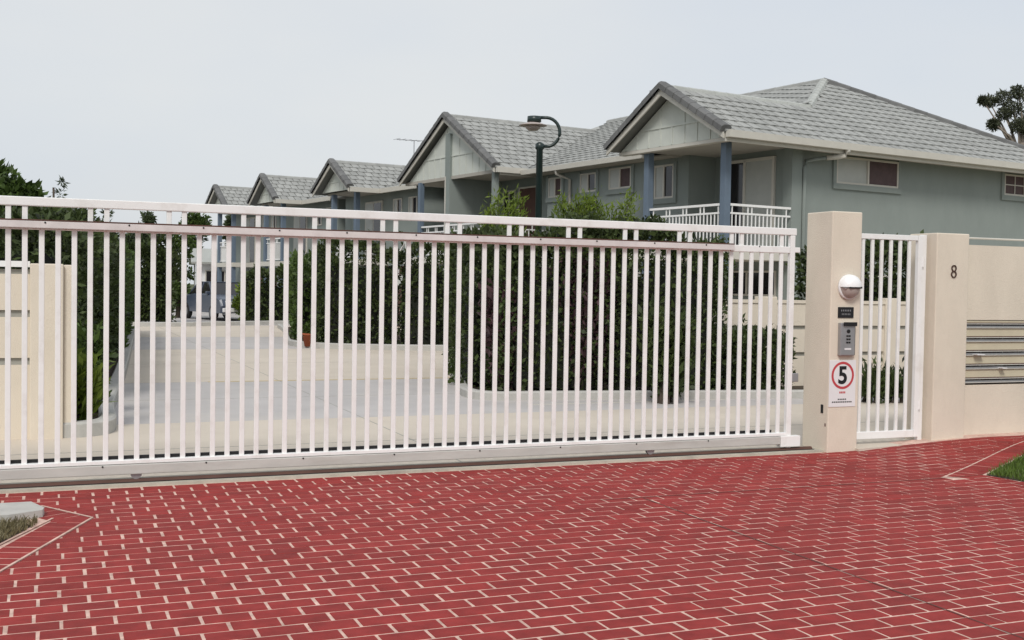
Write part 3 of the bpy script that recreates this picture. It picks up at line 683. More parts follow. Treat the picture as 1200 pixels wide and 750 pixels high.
# balcony
hbox('balcony_floor', 'trim', -0.12, 2.05, -0.12, 2.62, ZF-0.22, ZF)
MB().box(-0.14, 1.199, 2.621, 3.2, ZF-0.22, ZF).build('balcony_floor', 'trim', h1)
for (u, v) in ((0.0, 0.0), (0.0, 2.66)):
    cbox('post', 'post_blue', h1, u-0.085, u+0.085, v-0.085, v+0.085, -0.1, 4.70, c=0.008)
railing(h1, (0.09, 0.0), (1.97, 0.0), ZF); railing(h1, (0.0, 0.09), (0.0, 2.57), ZF)
# beam and ceiling
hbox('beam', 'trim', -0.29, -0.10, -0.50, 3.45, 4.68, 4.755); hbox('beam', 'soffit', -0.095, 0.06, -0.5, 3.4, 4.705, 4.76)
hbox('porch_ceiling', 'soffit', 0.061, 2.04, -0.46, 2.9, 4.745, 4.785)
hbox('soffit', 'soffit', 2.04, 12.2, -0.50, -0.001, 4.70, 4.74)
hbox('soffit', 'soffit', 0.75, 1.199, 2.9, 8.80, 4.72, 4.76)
# sliding door on the balcony
dr = MB()
for a in ((0.55, 0.62), (1.50, 1.57), (2.28, 2.34)): dr.box(1.985, 2.055, a[0], a[1], ZF, 4.60)
dr.box(1.985, 2.055, 0.621, 2.279, 4.53, 4.60); d0 = dr.build('sliding_door', 'trim', h1)
MB().box(2.01, 2.03, 0.62, 1.50, ZF+0.02, 4.53).build('pane', 'blind', d0); MB().box(2.02, 2.035, 1.57, 2.28, ZF+0.02, 4.53).build('pane', 'glass', d0)
# windows
window(h1, 'v', 0.0, 3.42, 5.58, 4.02, 4.66)
window(h1, 'v', 0.0, 9.75, 11.5, 4.10, 4.66, 'curtain', 'glass', grid=True)
window(h1, 'u', 1.20, 3.15, 3.90, 3.74, 4.58, 'blind', 'glass')
window(h1, 'u', 1.20, 4.85, 5.82, 4.10, 4.66, 'blind', 'curtain')
window(h1, 'u', 1.20, 6.40, 7.15, 4.10, 4.62, 'blind', 'glass')
window(h1, 'u', 1.20, 8.05, 8.72, 4.05, 4.62, 'blind', 'curtain')
window(h1, 'u', 2.05, 0.45, 2.35, 1.35, 1.95, 'glass', 'glass', surround=False)
window(h1, 'v', 0.0, 2.6, 5.4, 1.30, 1.90, 'glass', 'glass', surround=False)
window(h1, 'u', 1.20, 4.4, 6.4, 0.9, 1.9, 'glass', 'blind', surround=False)
# roof
ze, vE, vR, zR, uB = EZ+0.02, -0.60, 1.52, 6.02, -0.60
AP = (6.9, 3.67, 7.28); JN = (4.05, vR, zR); vF = 3.55; UE = 0.70; vM = 8.80; uR = 12.9
rf = MB().box(1.6, 11.6, 0.4, 8.5, 4.79, 4.83).build('roof', 'soffit', h1)
near = [(uB, vE, ze), (uR, vE, ze), AP, JN, (uB, vR, zR)]
roof_face(rf, near, 298)
roof_face(rf, [(uB, vF, ze), (UE, vF, ze), JN, (uB, vR, zR)], 0)
KK = (6.9, vM, 7.28)
roof_face(rf, [JN, KK, AP], 0); roof_face(rf, [(UE, vF, ze), (UE, vM, ze), KK, JN], 0)
MB().slab([(uR, vE, ze), (uR, vM, ze), KK, AP], 0.06).build('deck', 'tile', rf)
caps(rf, (uB, vR, zR+0.03), (JN[0], JN[1], JN[2]+0.03), 'hipcap'); caps(rf, (JN[0], JN[1], JN[2]+0.04), (AP[0], AP[1], AP[2]+0.05), 'hipcap', r=0.13)
caps(rf, (uR, vE, ze+0.04), (AP[0], AP[1], AP[2]+0.04), 'cap'); caps(rf, (AP[0], AP[1], AP[2]+0.04), (KK[0], KK[1], KK[2]+0.04), 'tile')
caps(rf, (uB+0.04, vE, ze+0.07), (uB+0.04, vR, zR+0.08), 'cap', 0.3, r=0.14); caps(rf, (uB+0.04, vF, ze+0.07), (uB+0.04, vR, zR+0.08), 'cap', 0.3, r=0.14)
gable_board(h1, -0.28, -0.42, 3.40, vR, 4.76, 5.90)
barge(h1, uB-0.02, vE+0.02, vF-0.02, vR, ze-0.02, zR-0.03)
MB().box(uB, 0.062, -0.56, -0.42, 4.72, 4.78).build('soffit', 'soffit', h1)
gt = MB().prism([(vE-0.13, 4.70), (vE-0.01, 4.70), (vE-0.01, 4.83), (vE-0.14, 4.85)], 'x', uB+0.02, uR); gt.build('gutter', 'trim', h1)
MB().box(uB+0.04, uR, vE+0.0, vE+0.04, 4.62, 4.79).build('fascia', 'trim', h1)
gt2 = MB().prism([(UE-0.12, 4.72), (UE-0.01, 4.72), (UE-0.01, 4.83), (UE-0.13, 4.85)], 'y', vF+0.05, vM); gt2.build('gutter', 'trim', h1)
MB().tube([(2.76, -0.34, 4.535), (2.6, -0.2, 4.51), (2.38, -0.06, 4.46), (2.36, -0.05, 4.3), (2.36, -0.05, 0.0)], 0.045, 10).build('downpipe', 'green_wall', h1, True)
MB().tube([(3.06, vE-0.072, 4.74), (3.06, vE-0.072, 4.66), (3.02, vE-0.04, 4.58), (2.92, -0.48, 4.55), (2.75, -0.33, 4.535)], 0.060, 10).build('pipe_elbow', 'trim', h1, True)
MB().tube([(UE-0.07, 7.55, 4.74), (UE-0.05, 7.56, 4.62), (1.14, 7.6, 4.5), (1.14, 7.6, 0.0)], 0.04, 8).build('downpipe', 'trim', h1, True)
MB().tube([(2.2, 5.0, 5.4), (2.2, 5.0, 6.15)], 0.05, 8).build('vent_pipe', 'trim', h1)

# ---- second townhouse (double gable with a dividing fin)
h2 = thing('townhouse', 'second green house with a wide double gable split by a dividing fin', 'house', hw(0, 8.81), HA)
q = 8.81
def L2(v): return v-q
u2, a0, a1, vc2, z2 = -0.20, 9.45, 15.65, 12.55, 6.72
e2 = 4.90
box('wall', 'green_wall', h2, 1.80, 2.02, 0.02, 7.4, -0.1, 4.86); box('wall', 'green_wall', h2, 2.021, 11.9, 7.18, 7.4, -0.1, 4.86); box('wall', 'green_wall', h2, 2.021, 11.9, 0.02, 0.22, -0.1, 4.6)
box('wall', 'green_wall', h2, 11.7, 11.9, 0.221, 7.179, -0.1, 4.86)
box('dividing_fin', 'green_wall', h2, -0.06, 1.799, L2(12.42), L2(12.72), -0.1, 6.2); box('fin_edge', 'trim', h2, -0.07, -0.0605, L2(12.66), L2(12.72), -0.1, 4.88)
box('balcony_floor', 'trim', h2, -0.1, 1.799, L2(9.6), L2(12.419), ZF-0.2, ZF); box('balcony_floor', 'trim', h2, -0.1, 1.799, L2(12.721), L2(15.5), ZF-0.2, ZF)
for v, c in ((9.75, 'green_wall'), (14.45, 'post_blue')): cbox('post', c, h2, -0.08, 0.08, L2(v)-0.08, L2(v)+0.08, -0.1, 4.80, c=0.008)
railing(h2, (0.0, L2(9.84)), (0.0, L2(12.41)), ZF); railing(h2, (0.0, L2(12.73)), (0.0, L2(14.36)), ZF); railing(h2, (0.09, L2(9.75)), (1.79, L2(9.75)), ZF)
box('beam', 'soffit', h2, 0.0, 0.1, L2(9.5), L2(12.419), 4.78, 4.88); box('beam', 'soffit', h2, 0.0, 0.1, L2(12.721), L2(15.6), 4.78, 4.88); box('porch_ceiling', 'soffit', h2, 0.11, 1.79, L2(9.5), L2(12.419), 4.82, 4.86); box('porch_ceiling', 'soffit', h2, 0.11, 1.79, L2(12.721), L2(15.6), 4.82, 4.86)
for a in (10.2, 13.0):
    d2 = MB().box(1.74, 1.80, L2(a), L2(a)+0.06, ZF, 4.55).box(1.74, 1.80, L2(a)+1.0, L2(a)+1.06, ZF, 4.55).box(1.74, 1.80, L2(a)+0.061, L2(a)+0.999, 4.5, 4.55).build('door', 'trim', h2)
    MB().box(1.76, 1.785, L2(a)+0.06, L2(a)+1.0, ZF, 4.5).build('pane', 'brown' if a < 12 else 'blind', d2)
window(h2, 'u', 1.80, L2(11.5), L2(12.2), 3.6, 4.5, 'glass', 'glass', surround=False); window(h2, 'u', 1.80, L2(14.5), L2(15.4), 3.4, 4.5, 'curtain', 'blind', surround=False)
rf2 = MB().box(2.2, 11.6, 0.4, 7.0, 4.87, 4.90).build('roof', 'soffit', h2)
# faces use house coordinates of h2 (v shifted), keep tile helper in the same frame
vt = 5.9                                                 # where the gable ridge dies into the main roof
N1 = [(u2, L2(a0), e2), (1.0, L2(a0), e2), (vt, L2(vc2), z2), (u2, L2(vc2), z2)]
roof_face(rf2, N1, 0)
roof_face(rf2, [(u2, L2(a1), e2), (1.0, L2(a1), e2), (vt, L2(vc2), z2), (u2, L2(vc2), z2)], 0)
roof_face(rf2, [(0.72, 0.0, 4.82), (0.72, L2(a0)-0.0, 4.82), (1.0, L2(a0), e2), (vt, L2(vc2), z2), (6.9, L2(13.6), 7.28), (6.9, 0.0, 7.28)], 0)
MB().slab([(12.9, 0.0, 4.82), (12.9, 7.4, 4.82), (6.9, L2(13.6), 7.28), (6.9, 0.0, 7.28)], 0.06).build('deck', 'tile', rf2)
MB().slab([(1.0, L2(a1), e2), (12.9, 7.4, 4.82), (6.9, L2(13.6), 7.28), (vt, L2(vc2), z2)], 0.06).build('deck', 'tile', rf2)
caps(rf2, (u2, L2(vc2), z2+0.03), (vt, L2(vc2), z2+0.03), 'tile'); caps(rf2, (6.9, 0, 7.32), (6.9, L2(13.6), 7.32), 'tile')
caps(rf2, (u2+0.04, L2(a0), e2+0.07), (u2+0.04, L2(vc2), z2+0.08), 'cap', 0.3, r=0.14); caps(rf2, (u2+0.04, L2(a1), e2+0.07), (u2+0.04, L2(vc2), z2+0.08), 'cap', 0.3, r=0.14)
MB().tube([(1.0, L2(a0)+0.05, e2+0.05), (vt, L2(vc2), z2+0.05)], 0.04, 6).build('valley', 'cap', rf2)
g2 = gable_board(h2, 0.02, L2(a0)+0.3, L2(a1)-0.3, L2(vc2), 4.88, 6.52, nb=14)
barge(h2, u2-0.02, L2(a0)+0.02, L2(a1)-0.02, L2(vc2), e2-0.02, z2-0.03)
MB().prism([(L2(a0)-0.12, 4.76), (L2(a0)-0.01, 4.76), (L2(a0)-0.01, 4.90), (L2(a0)-0.13, 4.92)], 'x', u2+0.02, 1.0).build('gutter', 'trim', h2)
MB().box(0.0, 1.2, L2(a0)+0.0, L2(a0)+0.04, 4.70, 4.86).build('fascia', 'trim', h2)
MB().prism([(0.59, 4.72), (0.71, 4.72), (0.71, 4.83), (0.58, 4.85)], 'y', 0.0, L2(a0)-0.14).build('gutter', 'trim', h2)

# ---- three more gabled houses farther along the row
def far_house(vc, label, hgt=5.97, wdt=3.5, ulen=3.6, v0=-4.2, v1=2.6, u0=-0.55, antenna=False):
    h = thing('townhouse', label, 'house', hw(0, vc), HA)
    e = 4.92; w = wdt/2
    box('wall', 'green_wall', h, 1.2, 1.42, v0, v1, -0.1, 4.9); box('wall', 'green_wall', h, 1.421, 7.0, v0, v0+0.2, -0.1, 4.9); box('wall', 'green_wall', h, 1.421, 7.0, v1-0.2, v1, -0.1, 4.9)
    box('balcony_floor', 'trim', h, -0.1, 1.199, -1.4, 1.4, ZF-0.2, ZF)
    for v in (-1.2, 0.9): cbox('post', 'post_blue', h, -0.09, 0.09, v-0.09, v+0.09, -0.1, 4.84, c=0.008)
    railing(h, (0, -1.1), (0, 0.8), ZF)
    box('beam', 'soffit', h, 0, 0.1, -w+0.2, w-0.2, 4.84, 4.92); box('porch_ceiling', 'soffit', h, 0.11, 1.199, -w+0.2, w-0.2, 4.87, 4.91)
    d = box('door', 'trim', h, 1.15, 1.199, -0.9, 0.6, ZF, 4.6); box('pane', 'glass', d, 1.135, 1.149, -0.82, -0.2, ZF+0.05, 4.52); box('pane', 'blind', d, 1.135, 1.149, -0.12, 0.5, ZF+0.05, 4.52)
    window(h, 'u', 1.2, v0+0.5, v0+1.15, 3.9, 4.6, 'blind', 'glass', surround=False); window(h, 'u', 1.2, v0+1.7, v0+2.4, 3.9, 4.6, 'blind', 'glass', surround=False)
    box('garage_door', 'brown', h, 1.13, 1.199, v0+0.4, v0+3.0, 0.0, 2.15)
    r = MB().box(1.5, 6.8, v0+0.3, v1-0.3, 4.905, 4.93).build('roof', 'soffit', h)
    ur = 3.5
    roof_face(r, [(u0, -w, e), (0.7, -w, e), (ur, 0, hgt), (u0, 0, hgt)], 0); roof_face(r, [(u0, w, e), (0.7, w, e), (ur, 0, hgt), (u0, 0, hgt)], 0)
    roof_face(r, [(0.7, v0-0.4, e), (0.7, -w, e), (ur, 0, hgt), (ur, v0+1.6, hgt)], 0)
    for pts in ([(0.7, w, e), (0.7, v1+0.4, e), (ur, v1-1.2, hgt), (ur, 0, hgt)], [(0.7, v0-0.4, e), (ur, v0+1.6, hgt), (7.5, v0-0.4, e)], [(7.5, v0-0.4, e), (7.5, v1+0.4, e), (ur, v1-1.2, hgt), (ur, v0+1.6, hgt)], [(0.7, v1+0.4, e), (7.5, v1+0.4, e), (ur, v1-1.2, hgt)]):
        MB().slab(pts, 0.06).build('deck', 'tile', r)
    caps(r, (u0, 0, hgt+0.03), (ur, 0, hgt+0.03), 'tile'); caps(r, (u0+0.04, -w, e+0.07), (u0+0.04, 0, hgt+0.08), 'cap', 0.3, r=0.14); caps(r, (u0+0.04, w, e+0.07), (u0+0.04, 0, hgt+0.08), 'cap', 0.3, r=0.14)
    gable_board(h, -0.25, -w+0.25, w-0.25, 0, 4.92, hgt-0.14, nb=8); barge(h, u0-0.02, -w+0.02, w-0.02, 0, e-0.02, hgt-0.03)
    MB().prism([(-w-0.12, 4.78), (-w-0.01, 4.78), (-w-0.01, 4.92), (-w-0.13, 4.94)], 'x', u0+0.02, 0.7).build('gutter', 'trim', h)
    MB().prism([(0.59, 4.78), (0.69, 4.78), (0.69, 4.92), (0.58, 4.94)], 'y', v0-0.4, -w-0.14).build('gutter', 'trim', h)
    return h
h3 = far_house(20.75, 'third house in the row with small gable and TV aerial on its ridge')
h4 = far_house(28.3, 'fourth house in the row, partly behind the aerial house, brown garage door', wdt=3.3, hgt=6.0)
h5 = far_house(34.9, 'last and smallest house at the far end of the row', wdt=3.2, hgt=5.97)

def aerial(p, label, h=0.9, w=0.7, rz=0.3):
    a = thing('tv_aerial', label, 'aerial', p, rz)
    MB().tube([(0, 0, -0.15), (0, 0, h)], 0.018, 6).build('mast', 'steel', a); MB().tube([(-w, 0, h-0.02), (w, 0, h+0.03)], 0.014, 6).build('boom', 'steel', a)
    for k in range(7):
        x = -w+k*w/3; l = 0.28-0.02*k; MB().tube([(x, -l, h), (x, l, h)], 0.009, 5).build('element', 'steel', a)
aerial(hw(2.9, 20.75, 6.05), 'thin TV aerial on the ridge of the third house', 1.0, 0.75, 0.2)
aerial(hw(3.4, 6.6, 5.95), 'TV aerial just showing behind the front house gable peak', 1.05, 0.42, 1.2)

# external stairs of white panels
def stairs(p, rz, label, w=1.0, n=11, rise=0.19, run=0.25):
    s = thing('outdoor_stair', label, 'stair', p, rz)
    for y in (0, w):
        MB().prism([(0, -0.05), (0.3, -0.05), (n*run+0.15, n*rise-0.2), (n*run+0.15, n*rise+0.12), (0, 0.22)], 'y', y, y+0.05).build('stringer', 'pale_green', s)
    for k in range(n): box('tread', 'concrete', s, k*run, k*run+0.27, 0.051, w-0.001, (k+1)*rise-0.05, (k+1)*rise)
    MB().tube([(0.1, 0.025, 0.95), (n*run, 0.025, n*rise+0.95)], 0.03, 8).build('handrail', 'white', s)
    for k in range(0, n, 2): MB().tube([(k*run+0.12, 0.025, (k+1)*rise-0.05), (k*run+0.12, 0.025, (k+1)*rise*1.0+0.82)], 0.014, 6).build('stanchion', 'white', s)
stairs(hw(0.05, 7.9), HA-pi/2, 'pale outdoor stair against the side of the front green house')
stairs(hw(0.05, 18.3), HA-pi/2, 'pale outdoor stair beside the third house in the row')

# ------------------------------------------------------------------ street lamp
lpz = Vector((7.66, 17.5, 0)); lamp = thing('street_lamp', 'dark green lamp post with a curved hook arm and bell shade', 'street lamp', lpz, -YAW)
MB().lathe([(0.12, 0), (0.12, 0.25), (0.075, 0.32), (0.06, 0.5), (0.055, 3.80), (0.075, 3.82), (0.075, 3.90), (0.03, 3.93)], n=14).build('post', 'darkmetal', lamp, True)
arc = [(0.02, 0, 3.86)]+[(0.10+0.235*sin(t), 0, 4.10-0.245*cos(t)) for t in np.linspace(0.25, pi*0.98, 14)]+[(-0.05, 0, 4.345)]
MB().tube(arc, 0.028, 8).build('hook_arm', 'darkmetal', lamp, True)
sh = MB().lathe([(0.05, 4.37), (0.115, 4.36), (0.12, 4.27), (0.10, 4.262), (0.0, 4.262)], (-0.10, 0, 0), 18).build('lamp_head', 'darkmetal', lamp, True)
MB().lathe([(0.09, 4.26), (0.235, 4.215), (0.24, 4.205), (0.20, 4.20), (0.0, 4.20)], (-0.12, 0, 0), 22).build('shade', 'lampglass', lamp, True)
MB().lathe([(0.0, 4.12), (0.08, 4.125), (0.12, 4.16), (0.13, 4.199), (0.0, 4.199)], (-0.12, 0, 0), 18).build('bowl', 'lampglass', sh, True)

# ------------------------------------------------------------------ vegetation
def hedge(name, label, path, width, hgt, n, leaf, m, group=None, ragged=0.12, core=True):
    """clipped-to-loose hedge along a path: stems, dark inner twig mass, shell of leaves"""
    P = [Vector((p[0], p[1], 0)) for p in path]; o = P[0]
    t = thing(name, label, 'hedge', o, 0, group)
    seg = [(P[i], P[i+1]) for i in range(len(P)-1)]; Ls = [(b-a).length for a, b in seg]; tot = sum(Ls)
    pts = []; outs = []
    ph = rng.random(6)*6
    s = rng.random(n)*tot; w = rng.random(n); 
    for i in range(n):
        d = s[i]; k = 0
        while d > Ls[k] and k < len(Ls)-1: d -= Ls[k]; k += 1
        a, b = seg[k]; T = (b-a).normalized(); Nn = Vector((-T.y, T.x, 0))
        hh = hgt*(1+ragged*(sin(s[i]*2.1+ph[0])+0.6*sin(s[i]*5.3+ph[1])+0.4*sin(s[i]*11+ph[2]))*0.5)
        ww = width/2*(1+0.12*sin(s[i]*3.3+ph[3]))
        r = w[i]
        if r < 0.28: x, z, on = random.uniform(-ww, ww), hh+random.gauss(0, 0.05), (0, 0, 1)
        elif r < 0.85:
            sg_ = -1 if random.random() < 0.65 else 1; z = hh*(random.random()**0.85); x = sg_*(ww-abs(random.gauss(0, 0.07)))*(1-0.10*(1-z/hh)); on = (Nn.x*sg_, Nn.y*sg_, 0.2)
        else:
            x, z, on = random.uniform(-ww, ww), random.uniform(0.1, hh), (0, 0, 0.3)
        q_ = a+T*d+Nn*x; bump = 0.07*sin(q_.x*7+z*6+ph[4])*sin(q_.y*6-z*5+ph[5])
        pts.append((q_.x-o.x+on[0]*bump, q_.y-o.y+on[1]*bump, max(0.03, z))); outs.append(on)
    # ends
    for e, sgn in ((0, -1), (-1, 1)):
        a, b = seg[e]; T = (b-a).normalized(); Nn = Vector((-T.y, T.x, 0)); base = P[0] if e == 0 else P[-1]
        for i in range(int(n*0.10)):
            z = hgt*random.random()**0.9; q_ = base+T*sgn*random.uniform(-0.05, 0.12)+Nn*random.uniform(-width/2, width/2); pts.append((q_.x-o.x, q_.y-o.y, max(z, 0.03))); outs.append((T.x*sgn, T.y*sgn, 0.2))
    for i in range(int(tot*9)):                           # stray shoots
        d = random.random()*tot; k = 0
        while d > Ls[k] and k < len(Ls)-1: d -= Ls[k]; k += 1
        a, b = seg[k]; T = (b-a).normalized(); Nn = Vector((-T.y, T.x, 0)); sg_ = random.choice((-1, -1, 0, 1)); hh = hgt*random.uniform(0.35, 0.95) if sg_ else hgt
        st0 = a+T*d+Nn*(sg_*width*0.46)-o; dr_ = Vector((Nn.x*sg_*0.8+random.gauss(0, .3), Nn.y*sg_*0.8+random.gauss(0, .3), random.uniform(0.4, 1.2))).normalized(); ln = random.uniform(0.12, 0.38)
        for q1 in range(14):
            q2 = st0+dr_*(ln*q1/13); pts.append((q2.x+random.gauss(0, .015), q2.y+random.gauss(0, .015), hh+q2.z)); outs.append(tuple(dr_))
    cr_ = link('foliage', quads_mesh('foliage', leaf_quads(np.array(pts), leaf, 0.5, 0.35, np.array(outs)), m), t)
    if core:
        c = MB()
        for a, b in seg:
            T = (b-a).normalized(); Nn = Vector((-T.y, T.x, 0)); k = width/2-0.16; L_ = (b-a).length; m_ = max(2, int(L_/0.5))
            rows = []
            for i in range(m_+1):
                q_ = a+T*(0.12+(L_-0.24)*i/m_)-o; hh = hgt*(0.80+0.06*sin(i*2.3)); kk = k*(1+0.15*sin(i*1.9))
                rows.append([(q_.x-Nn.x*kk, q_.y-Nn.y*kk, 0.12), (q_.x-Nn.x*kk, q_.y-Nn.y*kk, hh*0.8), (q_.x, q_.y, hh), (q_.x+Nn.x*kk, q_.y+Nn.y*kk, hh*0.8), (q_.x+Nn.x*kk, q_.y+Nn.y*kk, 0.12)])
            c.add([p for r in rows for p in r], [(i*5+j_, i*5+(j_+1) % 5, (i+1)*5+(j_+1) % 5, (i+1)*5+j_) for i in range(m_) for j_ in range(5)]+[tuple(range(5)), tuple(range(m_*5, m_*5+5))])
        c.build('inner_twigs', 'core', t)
    k = max(3, int(tot/0.55))
    for i in range(k):
        d = tot*(i+0.5)/k; kk = 0
        while d > Ls[kk] and kk < len(Ls)-1: d -= Ls[kk]; kk += 1
        a, b = seg[kk]; T = (b-a).normalized(); q_ = a+T*d-o
        MB().tube([(q_.x, q_.y, -0.08), (q_.x+random.uniform(-.05, .05), q_.y+random.uniform(-.05, .05), 0.45), (q_.x+random.uniform(-.1, .1), q_.y+random.uniform(-.1, .1), 0.9)], 0.03, 6, 0.015).build('stem', 'bark', t)
    return t
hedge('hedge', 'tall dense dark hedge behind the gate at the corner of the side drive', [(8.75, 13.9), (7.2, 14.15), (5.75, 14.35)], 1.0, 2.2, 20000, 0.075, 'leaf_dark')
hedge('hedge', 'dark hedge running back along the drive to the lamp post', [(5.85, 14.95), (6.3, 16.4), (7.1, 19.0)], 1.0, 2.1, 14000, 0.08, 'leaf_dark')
hedge('hedge', 'low dark clipped hedge in front of the low cream courtyard wall', [(8.95, 13.82), (9.35, 13.8), (9.85, 13.75)], 0.75, 0.84, 5000, 0.07, 'leaf_dark')
hedge('hedge', 'far hedge with the clay pot at its foot', [(5.95, 26.1), (7.6, 25.5), (10.0, 25.0)], 1.2, 2.35, 13000, 0.10, 'leaf_dark')
hedge('hedge', 'hedge lining the drive in front of the third house', [(6.3, 28.5), (7.4, 34.0)], 1.1, 2.0, 8000, 0.12, 'leaf_mid')
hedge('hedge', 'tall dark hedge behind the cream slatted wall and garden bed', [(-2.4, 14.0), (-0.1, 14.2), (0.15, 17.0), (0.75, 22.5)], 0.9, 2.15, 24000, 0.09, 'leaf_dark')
hedge('hedge', 'green hedge farther along the left side of the drive', [(0.85, 23.5), (1.6, 33.0)], 1.0, 2.0, 9000, 0.12, 'leaf_mid')

def bushy(name, label, base, hgt, rad, n, leaf, m, cat='shrub', group=None, stems=7, upright=0.9, aspect=0.22):
    """upright feathery shrub: several stems with long leaves"""
    t = thing(name, label, cat, base, random.uniform(0, 6), group); pts = []; outs = []; st = MB()
    for k in range(stems):
        a = 2*pi*k/stems+random.uniform(-.4, .4); r = rad*random.uniform(0.25, 0.85); top = Vector((r*cos(a), r*sin(a), hgt*random.uniform(0.7, 1.0)))
        p0 = Vector((0.12*cos(a), 0.12*sin(a), -0.06)); mid = Vector((top.x*0.35, top.y*0.35, top.z*0.55)); st.tube([p0, mid, top], 0.022, 5, 0.006)
        for i in range(n//stems):
            s_ = 0.15+0.85*random.random()**0.75; c = (p0*(1-s_)+mid*s_*2*(1-s_)+top*s_*s_) if s_ < 1 else top
            pts.append((c.x+random.gauss(0, rad*0.17), c.y+random.gauss(0, rad*0.17), max(0.05, c.z+random.gauss(0, 0.09)))); outs.append((cos(a)*0.5, sin(a)*0.5, upright))
    link('foliage', quads_mesh('foliage', leaf_quads(np.array(pts), leaf, aspect, 0.6, np.array(outs)), m), t); st.build('stems', 'bark', t)
    return t
bushy('shrub', 'feathery green shrub in front of the double gabled house', at_depth(583, 400, 21.5)*1.0*Vector((1, 1, 0)), 3.25, 0.46, 11000, 0.105, 'leaf_bright', stems=22)
bushy('shrub', 'bushy green shrub beside the pale stair, left of its twin', at_depth(675, 400, 20.5)*1.0*Vector((1, 1, 0)), 3.15, 0.42, 11000, 0.105, 'leaf_bright', stems=22)
bushy('shrub', 'bushy green shrub growing below the side windows of the front house', at_depth(713, 400, 20.5)*1.0*Vector((1, 1, 0)), 3.22, 0.46, 11000, 0.105, 'leaf_bright', stems=22)
bushy('shrub', 'small yellow-green shrub in the garden bed at the end of the cream wall', (0.22, 12.0, 0.03), 0.62, 0.26, 900, 0.13, 'leaf_bright', stems=8, aspect=0.35)
bushy('shrub', 'grey-green weedy shrub beside the left hedge', (0.42, 13.2, 0.03), 0.95, 0.30, 900, 0.11, 'leaf_mid', stems=8, aspect=0.3)
bushy('shrub', 'narrow green shrub in front of the front house balcony', at_depth(832, 400, 20.0)*Vector((1, 1, 0)), 2.45, 0.40, 6000, 0.09, 'leaf_mid', stems=14)
for px_, lab in ((1021, 'low dark plant at the wall foot nearest the tall pillar, behind the pedestrian gate'), (1048, 'low dark plant at the wall foot behind the pedestrian gate hinge side')):
    q0 = on_ground(px_, 471); bushy('shrub', lab, (q0.x, q0.y, 0.03), 0.34, 0.26, 900, 0.12, 'leaf_dark', stems=10)
q0 = at_depth(1040, 400, 18.0); hedge('hedge', 'tall dark hedge rising behind the low cream wall, seen past the pedestrian gate', [(q0.x-0.75, 15.3, 0), (q0.x+1.6, 15.3, 0)], 0.9, 2.12, 9000, 0.10, 'leaf_dark')
q0 = on_ground(690, 466); bushy('shrub', 'plum-leaved shrub at the front of the tall dark hedge', (q0.x, q0.y+0.28, 0.03), 1.9, 0.45, 3600, 0.11, 'leaf_plum', stems=16, aspect=0.4)
q0 = on_ground(605, 466); bushy('shrub', 'smaller plum-leaved shrub near the hedge corner by the drive', (q0.x, q0.y+0.35, 0.03), 1.5, 0.36, 2400, 0.11, 'leaf_plum', stems=14, aspect=0.4)
q0 = on_ground(790, 474); bushy('shrub', 'dark leafy shrub spilling over the kerb in front of the hedge', (q0.x, q0.y+0.2, 0.03), 1.15, 0.36, 3000, 0.10, 'leaf_dark', stems=14, aspect=0.45)
q0 = at_depth(322, 400, 40.5); hedge('hedge', 'dark shrubbery at the far end in front of the last houses', [(q0.x-0.9, q0.y+0.3, 0), (q0.x+1.3, q0.y, 0)], 1.2, 1.75, 4000, 0.14, 'leaf_dark')
q0 = at_depth(185, 400, 37.5); hedge('hedge', 'dark shrubbery beyond the far kerb left of the parked car', [(q0.x-1.6, q0.y+0.6, 0), (q0.x+0.25, q0.y+1.0, 0)], 1.4, 2.4, 7000, 0.15, 'leaf_dark', ragged=0.3)
sheet('garden_bed', 'soil', [(-3, 11.55), (0.30, 11.55), (0.48, 11.9), (0.55, 13.6), (0.93, 18), (1.48, 25), (2.08, 33), (2.2, 37), (-3, 37)], 0.03, 0.1)
sheet('garden_bed', 'soil', [(6.9, 19.3), (5.88, 16), (5.38, 14.4), (5.55, 13.82), (6.2, 13.72), (10.0, 13.05), (16, 12.2), (16, 16.0), (9.5, 16.4), (8.6, 19)], 0.03, 0.1)
sheet('garden_bed', 'soil', [(5.45, 26.6), (6.0, 25.4), (7.2, 24.7), (12, 23.4), (12, 28), (8.5, 37), (7.1, 37), (6.7, 34), (5.7, 28.6)], 0.03, 0.1)
pot = thing('clay_pot', 'small orange clay pot at the foot of the far hedge', 'pot', (5.55, 25.75, 0.03))
MB().lathe([(0.0, 0.0), (0.10, 0.0), (0.15, 0.26), (0.17, 0.26), (0.17, 0.30), (0.14, 0.30), (0.12, 0.22), (0.0, 0.22)], n=16).build('body', 'terracotta', pot, True)
pts, dd = clump_points([(0, 0, 0.38)], [0.16], 160); link('foliage', quads_mesh('foliage', leaf_quads(pts, 0.09, 0.5, 0.5, dd), 'leaf_mid'), pot)

def tree(name, label, base, hgt, crown, n, leaf, m, bark='bark', cat='tree', group=None, trunk_r=0.12, fork=0.45, aspect=0.5, nbr=None):
    """crown: list of (x,y,z,r) clumps relative to the base"""
    t = thing(name, label, cat, base, 0, group); b = MB(); b.tube([(0, 0, -0.2), (0.03, 0.02, hgt*fork*0.5), (0.0, 0.05, hgt*fork)], trunk_r, 9, trunk_r*0.7)
    for c in crown[:(nbr or len(crown))]:
        e = Vector(c[:3]); s_ = Vector((0, 0.04, hgt*fork*random.uniform(0.75, 0.98))); mid = s_.lerp(e, 0.5)+Vector((random.uniform(-.1, .1), random.uniform(-.1, .1), 0.08*hgt*0.3)); b.tube([s_, mid, e], trunk_r*0.42, 6, trunk_r*0.12)
    b.build('trunk', bark, t, True)
    pts, dd = clump_points([c[:3] for c in crown], np.array([c[3] for c in crown]), n)
    link('crown', quads_mesh('crown', leaf_quads(pts, leaf, aspect, 0.2, dd), m), t); return t
